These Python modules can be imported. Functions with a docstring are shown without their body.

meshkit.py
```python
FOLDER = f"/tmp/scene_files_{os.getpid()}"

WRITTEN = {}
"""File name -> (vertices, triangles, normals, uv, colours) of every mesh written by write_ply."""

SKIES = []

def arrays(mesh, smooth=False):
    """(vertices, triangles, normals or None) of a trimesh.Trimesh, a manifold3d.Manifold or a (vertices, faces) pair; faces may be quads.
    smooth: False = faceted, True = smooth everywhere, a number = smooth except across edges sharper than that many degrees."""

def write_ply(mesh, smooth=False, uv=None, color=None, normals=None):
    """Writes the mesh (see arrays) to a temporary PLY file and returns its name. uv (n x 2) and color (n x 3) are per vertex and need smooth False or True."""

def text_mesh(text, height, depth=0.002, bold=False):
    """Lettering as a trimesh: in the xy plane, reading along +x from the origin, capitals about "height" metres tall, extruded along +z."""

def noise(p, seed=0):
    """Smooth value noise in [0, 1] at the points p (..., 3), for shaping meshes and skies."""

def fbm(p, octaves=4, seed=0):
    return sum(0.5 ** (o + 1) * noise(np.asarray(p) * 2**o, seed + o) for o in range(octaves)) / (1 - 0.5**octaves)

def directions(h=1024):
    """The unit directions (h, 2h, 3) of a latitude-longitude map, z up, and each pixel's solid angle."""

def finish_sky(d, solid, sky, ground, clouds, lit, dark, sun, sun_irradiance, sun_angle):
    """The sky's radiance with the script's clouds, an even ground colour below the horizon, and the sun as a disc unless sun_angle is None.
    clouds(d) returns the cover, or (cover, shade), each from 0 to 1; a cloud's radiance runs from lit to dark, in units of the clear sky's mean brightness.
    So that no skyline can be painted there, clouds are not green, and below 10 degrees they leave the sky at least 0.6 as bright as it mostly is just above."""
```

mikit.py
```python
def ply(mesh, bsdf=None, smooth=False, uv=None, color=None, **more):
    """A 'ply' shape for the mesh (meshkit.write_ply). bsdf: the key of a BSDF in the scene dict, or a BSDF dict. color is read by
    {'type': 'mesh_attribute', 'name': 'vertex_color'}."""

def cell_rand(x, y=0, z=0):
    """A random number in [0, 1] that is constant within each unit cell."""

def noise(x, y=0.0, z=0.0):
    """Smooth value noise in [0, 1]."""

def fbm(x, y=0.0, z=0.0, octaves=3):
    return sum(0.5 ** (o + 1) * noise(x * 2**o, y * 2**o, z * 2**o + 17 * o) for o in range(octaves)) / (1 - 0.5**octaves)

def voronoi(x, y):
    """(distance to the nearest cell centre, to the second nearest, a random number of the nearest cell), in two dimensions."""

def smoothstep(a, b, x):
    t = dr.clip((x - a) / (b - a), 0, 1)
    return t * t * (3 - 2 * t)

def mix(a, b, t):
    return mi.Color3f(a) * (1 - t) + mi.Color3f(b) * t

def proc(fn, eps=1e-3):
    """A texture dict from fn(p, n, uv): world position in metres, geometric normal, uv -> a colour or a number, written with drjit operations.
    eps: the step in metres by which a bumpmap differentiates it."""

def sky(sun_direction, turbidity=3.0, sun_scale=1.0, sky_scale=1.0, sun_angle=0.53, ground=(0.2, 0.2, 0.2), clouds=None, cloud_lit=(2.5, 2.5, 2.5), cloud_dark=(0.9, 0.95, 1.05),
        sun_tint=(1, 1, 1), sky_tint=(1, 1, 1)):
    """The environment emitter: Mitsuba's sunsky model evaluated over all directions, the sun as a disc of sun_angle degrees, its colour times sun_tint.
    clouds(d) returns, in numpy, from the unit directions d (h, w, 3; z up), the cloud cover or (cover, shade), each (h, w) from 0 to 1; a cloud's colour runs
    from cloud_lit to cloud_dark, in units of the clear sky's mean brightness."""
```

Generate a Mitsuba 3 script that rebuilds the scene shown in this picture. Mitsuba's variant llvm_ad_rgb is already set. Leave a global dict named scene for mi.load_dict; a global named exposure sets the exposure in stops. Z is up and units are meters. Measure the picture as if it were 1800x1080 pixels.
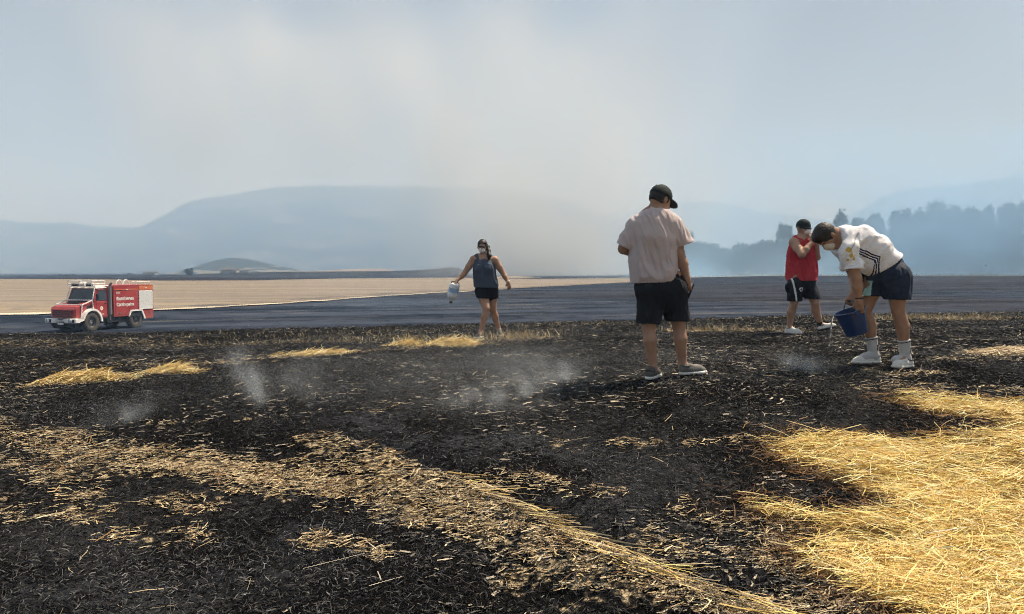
import math, random
import numpy as np, trimesh, mitsuba as mi, drjit as dr
import mikit, meshkit
from mikit import noise, fbm, smoothstep, mix
import manifold3d as m3

T = mi.ScalarTransform4f
scene, labels = {}, {}

# ---------------------------------------------------------------- camera, light, air
EYE = 1.0                                    # the eye stands at (0, 0, 1); the crest of the rise is near z = 0
PITCH = math.atan(62 / 1309)
HFOV = 2 * math.degrees(math.atan(900 / 1309))
exposure = 1.72
SIGMA = 0.00068

scene['camera'] = {'type': 'perspective', 'fov': HFOV, 'fov_axis': 'x', 'near_clip': 0.1, 'far_clip': 9000.0,
                   'to_world': T().look_at(origin=[0, 0, EYE], target=[0, math.cos(PITCH), EYE - math.sin(PITCH)], up=[0, 0, 1]),
                   'medium': {'type': 'ref', 'id': 'haze_air'}}


def smoke_cover(d):
    """An even pall of smoke over the whole sky, in tall drifting billows, browner where it is thick."""
    az, el = np.arctan2(d[..., 0], d[..., 1]), np.arcsin(np.clip(d[..., 2], -1, 1))
    ring = np.stack([np.cos(az) * 1.9 + el * .9, np.sin(az) * 1.9, el * 1.5 + 4.2], -1)
    big = meshkit.fbm(ring * 1.35, 3, 5)
    fine = meshkit.fbm(ring * np.array([3.2, 3.2, 1.4]), 4, 11)
    return 0.92 + 0 * big, np.clip(0.45 + 2.6 * (big - 0.5) + 1.1 * (fine - 0.5), 0, 1)


SUN = np.array([0.55, 0.34, 1.06])
scene['sky_light'] = mikit.sky(SUN.tolist(), turbidity=4, sun_scale=2.1, sky_scale=1.0, sun_angle=1.2, ground=(0.12, 0.12, 0.12),
                               clouds=smoke_cover, cloud_lit=(1.20, 1.36, 1.56), cloud_dark=(0.86, 0.84, 0.80), sun_tint=(0.87, 0.96, 1.08))
scene['haze_air'] = {'type': 'homogeneous', 'sigma_t': {'type': 'rgb', 'value': [SIGMA * 0.72, SIGMA * 1.0, SIGMA * 1.36]},
                     'albedo': {'type': 'rgb', 'value': [0.66, 0.745, 0.83]}, 'phase': {'type': 'hg', 'g': 0.0}}
scene['haze'] = {'type': 'cube', 'to_world': T().translate([0, 1700, 217]).scale([2700, 2000, 226]), 'bsdf': {'type': 'null'},
                 'interior': {'type': 'ref', 'id': 'haze_air'}}
labels['haze'] = {'label': 'thin blue grey smoke haze hanging over the whole plain', 'category': 'haze', 'kind': 'stuff'}


# ---------------------------------------------------------------- helpers
def numbered(key):
    if key not in labels and key not in scene:
        return key
    i = 1
    while f'{key}_{i:03d}' in labels or f'{key}_{i:03d}' in scene:
        i += 1
    return f'{key}_{i:03d}'


def thing(name, label, cat, group=None):
    k = numbered(name)
    labels[k] = {'label': label, 'category': cat}
    if group:
        labels[k]['group'] = group
    return k


def put(key, mesh, bsdf, smooth=False, M=None, **kw):
    d = mikit.ply(mesh, bsdf, smooth=smooth, **kw)
    if M is not None:
        d['to_world'] = M
    scene[key] = d
    return key


def part(owner, name, mesh, bsdf, smooth=False, M=None, label=None, **kw):
    k = numbered(owner + '__' + name)
    put(k, mesh, bsdf, smooth, M, **kw)
    if label:
        labels[k] = {'label': label}
    return k


def struct(key, mesh, bsdf, label, cat, smooth=False, kind='structure', **kw):
    labels[key] = {'label': label, 'category': cat, 'kind': kind}
    put(key, mesh, bsdf, smooth, **kw)
    return key


def cat_(ms):
    return trimesh.util.concatenate([m for m in ms if m is not None])


def box(x0, x1, y0, y1, z0, z1, bevel=0.0):
    if bevel <= 0:
        m = trimesh.creation.box(extents=[x1 - x0, y1 - y0, z1 - z0])
        m.apply_translation([(x0 + x1) / 2, (y0 + y1) / 2, (z0 + z1) / 2])
        return m
    b = min(bevel, 0.49 * min(x1 - x0, y1 - y0, z1 - z0))
    pts = []
    for i in range(8):
        c = [(x1 if i & 1 else x0), (y1 if i & 2 else y0), (z1 if i & 4 else z0)]
        s = [(-1 if i & 1 else 1), (-1 if i & 2 else 1), (-1 if i & 4 else 1)]
        for a in range(3):
            pts.append([c[k] + (0 if k == a else s[k] * b) for k in range(3)])
    return trimesh.Trimesh(*_hull(np.array(pts)), process=False)


def _hull(p):
    h = trimesh.convex.convex_hull(p)
    return h.vertices, h.faces


def hull(p):
    return trimesh.Trimesh(*_hull(np.asarray(p, float)), process=False)


def tube(pts, r, sides=8, cap=True):
    p = np.asarray(pts, float)
    r = np.broadcast_to(np.asarray(r, float), (len(p),))
    t = np.gradient(p, axis=0)
    t /= np.linalg.norm(t, axis=1, keepdims=True) + 1e-12
    ref = np.array([0.13, 0.21, 0.97]) if abs(t[0, 2]) < 0.9 else np.array([0.97, 0.21, 0.1])
    vs, a = [], None
    for k in range(len(p)):
        a = np.cross(t[k], ref) if a is None else a - t[k] * (a @ t[k])
        a = a / np.linalg.norm(a)
        b = np.cross(t[k], a)
        an = np.arange(sides) * 2 * np.pi / sides
        vs.append(p[k] + r[k] * (np.cos(an)[:, None] * a + np.sin(an)[:, None] * b))
    v = np.concatenate(vs + [p[:1], p[-1:]])
    f, n = [], len(p)
    for i in range(n - 1):
        for j in range(sides):
            j2 = (j + 1) % sides
            f += [[i * sides + j, i * sides + j2, (i + 1) * sides + j2], [i * sides + j, (i + 1) * sides + j2, (i + 1) * sides + j]]
    if cap:
        for j in range(sides):
            j2 = (j + 1) % sides
            f += [[n * sides, j2, j], [n * sides + 1, (n - 1) * sides + j, (n - 1) * sides + j2]]
    return trimesh.Trimesh(v, f, process=False)


def lathe(prof, n=24, axis='z'):
    """prof: (radius, height) pairs, revolved round z."""
    m = trimesh.creation.revolve(np.asarray(prof, float), sections=n)
    return m


def extrude(poly, h):
    from shapely.geometry import Polygon
    return trimesh.creation.extrude_polygon(Polygon(poly), h, engine='earcut')


def grid_mesh(X, Y, Z):
    n, m = X.shape
    i = np.arange(n * m).reshape(n, m)
    q = np.stack([i[:-1, :-1], i[1:, :-1], i[1:, 1:], i[:-1, 1:]], -1).reshape(-1, 4)
    f = np.vstack([q[:, [0, 1, 2]], q[:, [0, 2, 3]]])
    v = np.stack([X, Y, Z], -1).reshape(-1, 3)
    m = trimesh.Trimesh(v, f, process=False)
    if m.face_normals[:, 2].mean() < 0:
        m = trimesh.Trimesh(v, f[:, ::-1], process=False)
    return m


def pbsdf(color, rough=0.7, spec=0.3, metallic=0.0, two=True, **kw):
    c = color if isinstance(color, dict) else {'type': 'rgb', 'value': list(map(float, color))}
    d = {'type': 'principled', 'base_color': c, 'roughness': rough if isinstance(rough, dict) else float(rough), 'specular': float(spec), 'metallic': float(metallic), **kw}
    return {'type': 'twosided', 'bsdf': d} if two else d


# ---------------------------------------------------------------- lie of the land (numpy)
from scipy.interpolate import PchipInterpolator
_A = PchipInterpolator([-300, -5, 0, 3.2, 5.0, 6.7, 7.5, 9.5, 11.3, 12.8, 15.0, 17, 18.5, 22, 30, 45, 60, 100, 400, 4000],
                       [-2.6, -1.75, -1.62, -1.44, -1.24, -1.045, -1.01, -1.03, -1.055, -1.125, -1.165, -1.20, -1.31, -1.75, -2.66, -3.77, -3.88, -3.88, -3.86, -3.86])
_B = PchipInterpolator([-300, 0, 3, 6, 17, 30, 50, 4000], [0.0, 0.0, 0.012, 0.03, 0.027, 0.016, 0.0, 0.0])
RIDGE = np.array([[-1.9, 5.75], [-1.41, 5.36], [-0.9, 4.93], [-0.36, 4.45], [0.0, 4.0], [0.29, 3.68], [0.58, 3.37], [0.86, 3.07], [1.2, 2.7], [1.6, 2.3]])


def poly_dist(x, y, P):
    """distance to the polyline, signed (left of its direction positive), and the position along it from 0 to 1"""
    best, sg, al = np.full(np.shape(x), 1e9), np.ones(np.shape(x)), np.zeros(np.shape(x))
    n = len(P) - 1
    for i in range(n):
        a, b = P[i], P[i + 1]
        d = b - a
        t = np.clip(((x - a[0]) * d[0] + (y - a[1]) * d[1]) / (d @ d), 0, 1)
        px, py = x - a[0] - t * d[0], y - a[1] - t * d[1]
        q = np.hypot(px, py)
        m = q < best
        best = np.where(m, q, best)
        sg = np.where(m, np.sign(d[0] * py - d[1] * px), sg)
        al = np.where(m, (i + t) / n, al)
    return best * np.where(sg == 0, 1, sg), al


def npn(x, y, s, seed, oct=3):
    return meshkit.fbm(np.stack([np.asarray(x, float) * s, np.asarray(y, float) * s, np.zeros(np.shape(x))], -1), oct, seed) - 0.5


def H(x, y):
    x, y = np.asarray(x, float), np.asarray(y, float)
    xs = np.where(x > 0, 14 * np.tanh(x / 14), 14 * np.tanh(x / 14))
    z = EYE + _A(np.clip(y, -300, 4000)) + _B(np.clip(y, -300, 4000)) * xs
    far = np.clip((y - 120) / 330, 0, 1) * np.clip((x / np.maximum(y, 1) - 0.02) / 0.35, 0, 1)
    z = z + 2.6 * far * far * (3 - 2 * far)
    near = np.clip((30 - y) / 14, 0, 1) * np.clip((25 - np.abs(x)) / 10, 0, 1)
    z = z + near * (0.11 * npn(x, y, 0.55, 3, 3) + 0.055 * npn(x, y, 2.3, 8, 3))
    s, al = poly_dist(x, y, RIDGE)
    fade = np.clip(al * 5, 0, 1) * np.clip((0.62 - np.abs(s)) / 0.4, 0, 1)
    prof = np.where(s < 0, 0.10 * np.exp(-(s / 0.33) ** 2), 0.10 * np.exp(-(s / 0.07) ** 2) - 0.05 * np.exp(-((s - 0.22) / 0.16) ** 2) * np.clip(s / 0.1, 0, 1))
    return z + fade * prof
# END GEOMETRY

# ---------------------------------------------------------------- burnt and unburnt ground: where the fire stopped
STRAW_EDGE = [(1.74, 5.07), (2.05, 5.18), (2.38, 5.15), (2.73, 5.02), (3.33, 5.15), (3.50, 5.34), (3.17, 5.52), (3.0, 5.95), (3.19, 6.05), (3.6, 5.85), (3.95, 5.66), (6, 5.3), (12, 4.6),
              (12, -2), (3, -2), (1.75, 2.2), (1.62, 3.05), (1.50, 3.2), (1.44, 3.42), (1.40, 3.65), (1.6, 3.88), (1.36, 4.07), (1.36, 4.24), (1.69, 4.06), (2.03, 4.05), (2.10, 4.17), (2.0, 4.42), (1.80, 4.60), (1.72, 4.85)]
# half burnt bands: x, y, x, y, half width, strength
BANDS = [(-5.6, 6.5, -4.4, 5.95, .28, .58), (-4.4, 5.95, -3.25, 5.34, .26, .64), (-3.25, 5.34, -2.51, 5.06, .18, .80), (-2.51, 5.06, -1.87, 4.86, .17, .90), (-1.87, 4.86, -1.34, 4.60, .19, .98), (-1.34, 4.60, -.89, 4.47, .22, .98),
         (-.89, 4.47, -.47, 4.32, .24, .95), (-.47, 4.32, -.10, 4.02, .22, .95), (-.12, 4.02, .24, 3.62, .20, .92), (.24, 3.62, .54, 3.31, .19, .90), (.54, 3.31, .9, 2.92, .17, .8),
         (-1.45, 5.25, -.84, 4.72, .10, .80), (-.84, 4.72, -.36, 4.33, .12, .85), (-3.7, 5.25, -2.78, 4.79, .24, .55), (-2.78, 4.79, -2.6, 4.3, .20, .50), (-3.1, 4.35, -2.4, 4.2, .16, .45),
         (-1.98, 4.40, -1.82, 4.34, .12, .72), (-2.1, 3.95, -1.7, 3.9, .12, .45), (-1.05, 3.84, -.70, 3.70, .10, .70), (-.07, 4.70, .30, 4.50, .14, .62), (.30, 4.50, .58, 4.38, .09, .62),
         (.05, 3.40, .60, 3.28, .15, .66), (.18, 3.24, .4, 3.2, .07, .7), (.7, 3.8, 1.1, 3.6, .16, .45), (.97, 4.15, 1.32, 3.95, .12, .42), (.3, 5.22, .5, 5.2, .07, .5), (.75, 5.17, 1.0, 5.17, .08, .55),
         (1.3, 5.16, 1.6, 5.14, .07, .6), (1.30, 3.5, 1.48, 3.9, .14, .8), (1.2, 3.25, 1.5, 3.15, .10, .55),
         (-11, 14.6, -7, 13.6, .75, 0.40), (-7, 13.6, -3.6, 12.8, .8, 0.42), (-3.9, 9.2, -2.9, 9.9, .45, 0.42), (-2.9, 9.9, -.2, 10.9, .35, 0.45), (-6.4, 9.6, -4.2, 9.4, .6, 0.32), (-3.4, 14.6, -1, 13.4, .6, 0.35),
         (-5.3, 7.6, -4.2, 7.75, .22, 0.50), (-.3, 12.0, .5, 12.1, .35, 0.60), (2.9, 13.0, 4.0, 12.7, .28, 0.75), (4.2, 13.0, 5.0, 12.8, .25, 0.60), (7.0, 14.9, 10.2, 15.1, .35, 0.52), (3.4, 7.0, 3.9, 6.9, .14, 0.60),
         (3.0, 6.35, 4.4, 6.1, .13, 0.50), (4.3, 7.5, 5.2, 7.3, .25, 0.40), (2.4, 6.85, 2.9, 6.95, .12, 0.45), (3.6, 7.35, 4.3, 8.2, .3, 0.28), (5.0, 9.5, 7.5, 9.4, .4, 0.30), (.8, 6.3, 2.4, 6.2, .12, 0.20), (-1.6, 6.1, -1.0, 6.0, .08, 0.40),
         (-2.9, 5.75, -2.0, 5.85, .06, 0.40), (2.0, 7.4, 3.0, 7.6, .12, 0.25), (.4, 8.6, 2.5, 9.0, .3, 0.20)]


class NP:
    sqrt, minimum, maximum, select, abs = np.sqrt, np.minimum, np.maximum, np.where, np.abs
    clip = staticmethod(np.clip)


class DR:
    sqrt, minimum, maximum, select, abs = dr.sqrt, dr.minimum, dr.maximum, dr.select, dr.abs
    clip = staticmethod(dr.clip)


def straw_sd(x, y, o):
    """distance outside the unburnt straw (negative inside)"""
    d, inside = 1e9 + 0 * x, 1.0 + 0 * x
    n = len(STRAW_EDGE)
    for i in range(n):
        (ax, ay), (bx, by) = STRAW_EDGE[i], STRAW_EDGE[(i + 1) % n]
        ex, ey = bx - ax, by - ay
        wx, wy = x - ax, y - ay
        t = o.clip((wx * ex + wy * ey) / (ex * ex + ey * ey), 0.0, 1.0)
        qx, qy = wx - t * ex, wy - t * ey
        d = o.minimum(d, qx * qx + qy * qy)
        if abs(ey) > 1e-9:
            cross = ((y >= ay) & (y < by)) if by > ay else ((y >= by) & (y < ay))
            inside = o.select(cross & (x < ax + (y - ay) / ey * ex), -inside, inside)
    return o.sqrt(d) * inside


def band_w(x, y, o):
    w = 0.0 * x
    for ax, ay, bx, by, r, s in BANDS:
        ex, ey = bx - ax, by - ay
        wx, wy = x - ax, y - ay
        t = o.clip((wx * ex + wy * ey) / (ex * ex + ey * ey), 0.0, 1.0)
        qx, qy = wx - t * ex, wy - t * ey
        w = o.maximum(w, s * o.clip(1.45 - o.sqrt(qx * qx + qy * qy) / r * 0.85, 0.0, 1.0))
    return w


def ground_color(p, n, uv):
    x, y = p.x, p.y
    n1 = fbm(x * 2.3, y * 2.3, 0.3, 3) - 0.5
    n2 = fbm(x * 9, y * 9, 1.3, 3) - 0.5
    n3 = fbm(x * 31, y * 38, 2.3, 2) - 0.5
    near = smoothstep(26, 16, y)
    sd = straw_sd(x + 0.12 * n1, y + 0.12 * n1, DR) + 0.16 * n2
    straw = smoothstep(0.05, -0.07, sd) * near
    scorch = smoothstep(0.38, 0.0, sd) * near
    bw = band_w(x + 0.3 * n1, y + 0.3 * n1, DR)
    # burnt ground: soot, ash, scorched earth
    ash = smoothstep(0.05, 0.32, fbm(x * 1.3, y * 1.3, 7.1, 3) - 0.42 + 0.6 * n3)
    col = mix((0.007, 0.0068, 0.007), (0.028, 0.029, 0.031), ash * 0.75)
    pale = smoothstep(0.02, 0.22, fbm(x * 0.9 + 3, y * 1.5, 4.4, 4) - 0.5)
    col = mix(col, (0.044, 0.049, 0.058), 0.6 * pale * smoothstep(-.2, .15, n2 + n3))
    col = mix(col, (0.070, 0.045, 0.030), dr.clip(scorch * 0.45 + bw * 0.12, 0, 0.6) * smoothstep(-0.12, 0.2, n2 + 0.5 * n3))
    tan = mix((0.30, 0.215, 0.125), (0.46, 0.37, 0.235), smoothstep(-0.25, 0.25, n3))
    col = mix(col, tan, 0.9 * smoothstep(0.06, 0.24, 0.46 * bw + 1.0 * n2 + 0.9 * n3 - 0.29) * dr.clip(bw * 4 - 0.4, 0, 1) * near)
    col = mix(col, mix((0.15, 0.10, 0.04), (0.30, 0.20, 0.075), smoothstep(-0.2, 0.2, n2)), straw)
    # the field beyond the crest, seen as rows of ash and soot
    row = fbm(x * 0.05 + 4, (y - 0.28 * x) * 0.32, 0.7, 3) - 0.5
    spot = fbm(x * 0.4, y * 0.4, 5.0, 3) - 0.5
    brown = smoothstep(0.0, 0.25, fbm(x * 0.02 + 8, y * 0.016, 2.0, 2) - 0.5 + 0.2 * smoothstep(10, 60, x))
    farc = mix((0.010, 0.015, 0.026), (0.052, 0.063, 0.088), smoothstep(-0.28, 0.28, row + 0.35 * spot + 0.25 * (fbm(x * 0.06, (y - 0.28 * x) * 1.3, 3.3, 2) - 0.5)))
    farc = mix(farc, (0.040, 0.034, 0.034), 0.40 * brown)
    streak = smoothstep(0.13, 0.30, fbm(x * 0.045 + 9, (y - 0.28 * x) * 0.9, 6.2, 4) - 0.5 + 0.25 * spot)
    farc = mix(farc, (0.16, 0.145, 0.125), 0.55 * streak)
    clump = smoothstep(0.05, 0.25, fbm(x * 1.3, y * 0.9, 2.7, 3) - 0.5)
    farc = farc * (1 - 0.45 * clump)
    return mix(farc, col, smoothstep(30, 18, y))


def ground_height(p, n, uv):
    return 0.6 * fbm(p.x * 14, p.y * 14, 0.5, 3) + 0.4 * fbm(p.x * 50, p.y * 50, 3.5, 2)


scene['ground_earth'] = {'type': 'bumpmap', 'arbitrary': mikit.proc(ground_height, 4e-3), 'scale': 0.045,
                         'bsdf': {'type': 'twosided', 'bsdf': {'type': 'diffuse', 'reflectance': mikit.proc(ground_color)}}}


def axis(parts):
    out = []
    for a, b, s0, s1 in parts:
        v = a
        while v < b - 1e-6:
            out.append(v)
            v += s0 + (s1 - s0) * (v - a) / (b - a)
    return np.array(out + [parts[-1][1]])


gx = axis([(0, 8.5, .045, .05), (8.5, 14, .06, .25), (14, 60, .3, 5), (60, 2600, 6, 260)])
gx = np.concatenate([-gx[:0:-1], gx])
gy = axis([(-250, 0, 40, 1), (0, 2.2, .3, .06), (2.2, 9, .038, .045), (9, 20, .05, .08), (20, 60, .12, 1.5), (60, 400, 2, 14), (400, 3650, 15, 200)])
GX, GY = np.meshgrid(gx, gy)
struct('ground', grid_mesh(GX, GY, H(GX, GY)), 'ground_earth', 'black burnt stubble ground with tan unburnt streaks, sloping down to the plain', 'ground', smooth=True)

# ---------------------------------------------------------------- fields of the plain
def field_sheet(outline, lift, step=6.0, ystep=None):
    """a sheet draped on the land inside the outline (x, y)"""
    from shapely.geometry import Polygon
    P = Polygon(outline)
    m = trimesh.creation.triangulate_polygon(P.buffer(0), engine='earcut')
    v, f = m
    v3 = np.column_stack([v, np.zeros(len(v))])
    v3, f = trimesh.remesh.subdivide_to_size(v3, f, step, max_iter=14)
    v3[:, 2] = H(v3[:, 0], v3[:, 1]) + lift
    me = trimesh.Trimesh(v3, f, process=False)
    return me if me.face_normals[:, 2].mean() > 0 else trimesh.Trimesh(v3, f[:, ::-1], process=False)


def stubble_color(p, n, uv):
    row = fbm(p.x * 0.03 + 2, (p.y - 0.22 * p.x) * 0.22, 0.5, 3) - 0.5
    fine = fbm(p.x * 0.6, p.y * 0.6, 1.5, 3) - 0.5
    c = mix((0.175, 0.152, 0.130), (0.25, 0.218, 0.182), smoothstep(-0.25, 0.25, row + 0.5 * fine))
    c = mix(c, (0.10, 0.09, 0.08), 0.6 * smoothstep(0.16, 0.30, fbm(p.x * 0.05 + 5, (p.y - 0.22 * p.x) * 0.5, 7.5, 4) - 0.5))
    return mix(c, (0.30, 0.235, 0.145), 0.6 * smoothstep(105, 70, p.y) * smoothstep(-0.2, 0.2, fine))


def verge_color(p, n, uv):
    f = fbm(p.x * 0.10, p.y * 0.30, 1.5, 3) - 0.5
    return mix((0.115, 0.105, 0.10), (0.27, 0.22, 0.165), smoothstep(-0.12, 0.28, f))


def pale_color(p, n, uv):
    f = fbm(p.x * 0.25, p.y * 0.5, 2.5, 3) - 0.5
    return mix((0.42, 0.38, 0.31), (0.62, 0.56, 0.45), smoothstep(-0.2, 0.2, f))


scene['stubble_earth'] = {'type': 'twosided', 'bsdf': {'type': 'diffuse', 'reflectance': mikit.proc(stubble_color)}}
scene['verge_earth'] = {'type': 'twosided', 'bsdf': {'type': 'diffuse', 'reflectance': mikit.proc(verge_color)}}
scene['pale_earth'] = {'type': 'twosided', 'bsdf': {'type': 'diffuse', 'reflectance': mikit.proc(pale_color)}}
#FIELDS
low = [(-44.8, 65.1), (-42, 66.9), (-35.6, 74), (-30.6, 80.5), (-25.5, 95.5), (-18.4, 120.4), (-5.8, 153), (16, 210), (38.9, 255)]
low = [tuple(q) for q in np.column_stack([np.interp(np.linspace(0, 1, 90), np.linspace(0, 1, 9), [a for a, _ in low]), np.interp(np.linspace(0, 1, 90), np.linspace(0, 1, 9), [b for _, b in low])])]
low = [(a + (.5 + .012 * b) * 1.6 * float(npn(a, b, .22, 12)), b + (.8 + .02 * b) * 1.6 * float(npn(a, b, .25, 13))) for a, b in low]
mid = [(-38.6, 80.1), (-34.5, 90.3), (-29.4, 109.8), (-21.5, 140.6), (-9, 168)]
struct('stubble_field', field_sheet([(-260, 52), (-90, 60)] + low + [(60, 300), (64, 395), (10, 395), (-40, 495), (-97, 420), (-114, 330), (-150, 318), (-205, 372), (-330, 420)], 0.05, 15.0), 'stubble_earth', 'wide tan unburnt stubble field behind the fire truck', 'field', smooth=True)
struct('field_verge', field_sheet(low[22:] + [(40, 262), (18, 222)] + mid[::-1], 0.08), 'verge_earth', 'dark grey scorched strip along the lower edge of the tan field', 'verge', smooth=True)
e0 = [(x - 0.4, y - 0.9) for x, y in low[:66]]
struct('field_edge', field_sheet([(-90, 59)] + e0 + [(x - 0.5, y + 1.2 + 0.012 * y) for x, y in low[:66]][::-1] + [(-90, 62)], 0.11, 3.0), 'pale_earth', 'thin pale line of straw edging the tan field', 'verge', smooth=True)
struct('farm_track', field_sheet([(62, 362), (90, 355), (140, 352), (230, 350), (300, 352), (300, 361), (220, 362), (140, 366), (88, 386), (64, 396)], 0.06), 'pale_earth', 'thin pale farm track beyond the burnt field on the right', 'track', smooth=True)


def ridge_mesh(pts, dist, depth, nx, ny, rough, seed, toe=-6.0, lean=0.45):
    """a hill whose skyline runs through pts (x, height above the plain), crest at y = dist, sloping to both sides"""
    pts = np.asarray(pts, float)
    xs = np.linspace(pts[0, 0], pts[-1, 0], nx)
    top = PchipInterpolator(pts[:, 0], pts[:, 1])(xs)
    t = np.linspace(-1, 1, ny)
    X, Tt = np.meshgrid(xs, t)
    Y = dist + Tt * depth
    q = np.stack([X / rough, Y / rough, 0 * X], -1)
    nz = meshkit.fbm(q, 5, seed) - 0.5
    gully = np.abs(meshkit.fbm(np.stack([X / (rough * 0.5), Y / (rough * 1.6), 0 * X + 3], -1), 4, seed + 3) - 0.5)
    prof = np.clip(1 - np.abs(Tt), 0, 1) ** np.where(Tt < 0, 1.25, 1.0)
    prof = prof * (1 + 1.1 * nz * (1 - prof)) - 0.5 * gully * prof * (1 - prof)
    Z = top[None, :] * np.clip(prof, 0, 1) + toe * (1 - prof) + 0.034 * top[None, :] * (meshkit.fbm(q * 5, 3, seed + 9) - 0.5)
    return grid_mesh(X, Y, Z)


def mountain_color(p, n, uv):
    a = fbm(p.x * 0.012, p.y * 0.012, p.z * 0.03, 4) - 0.5
    b = fbm(p.x * 0.05, p.y * 0.05, p.z * 0.08, 3) - 0.5
    c = mix((0.010, 0.014, 0.018), (0.070, 0.072, 0.066), smoothstep(-0.15, 0.3, a + 0.5 * b))
    return c


def knoll_color(p, n, uv):
    a = fbm(p.x * 0.05, p.y * 0.05, p.z * 0.15, 3) - 0.5
    return mix(mix((0.14, 0.135, 0.10), (0.20, 0.185, 0.14), smoothstep(-.2, .2, a)), (0.030, 0.036, 0.03), smoothstep(-0.05, 0.03, a + (p.z - 2) * 0.02))


scene['mountain_scrub'] = {'type': 'twosided', 'bsdf': {'type': 'diffuse', 'reflectance': mikit.proc(mountain_color)}}
scene['knoll_scrub'] = {'type': 'twosided', 'bsdf': {'type': 'diffuse', 'reflectance': mikit.proc(knoll_color)}}


def sky_pts(L, dist):
    return [((px - 900) / 1309 * dist, (478 - py) / 1309 * dist + 1.0) for px, py in L]


struct('mountain', ridge_mesh(sky_pts([(-500, 392), (-200, 380), (-60, 384), (0, 386), (60, 391), (120, 391), (170, 397), (240, 399), (290, 378), (345, 351), (400, 343), (450, 335), (540, 325), (640, 325), (720, 327), (820, 330), (960, 346), (1060, 376), (1160, 420), (1240, 474)], 2700), 2700, 700, 320, 70, 420, 21), 'mountain_scrub',
       'long flat topped mountain ridge fading into smoke on the left', 'mountain', smooth=True)
struct('mountain_001', ridge_mesh(sky_pts([(1180, 470), (1330, 430), (1400, 405), (1480, 384), (1510, 368), (1550, 345), (1600, 332), (1680, 323), (1750, 312), (1800, 306), (1900, 298), (2100, 305), (2400, 380)], 2900), 2900, 600, 220, 60, 420, 31), 'mountain_scrub',
       'faint mountain rising to the right above the poplars', 'mountain', smooth=True)
struct('mountain_002', ridge_mesh(sky_pts([(860, 440), (1000, 400), (1100, 372), (1180, 352), (1250, 352), (1320, 368), (1400, 378), (1480, 392), (1600, 440)], 3250), 3250, 380, 150, 40, 420, 41), 'mountain_scrub',
       'very faint mountain behind the smoke between the two clearer ridges', 'mountain', smooth=True)
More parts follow.
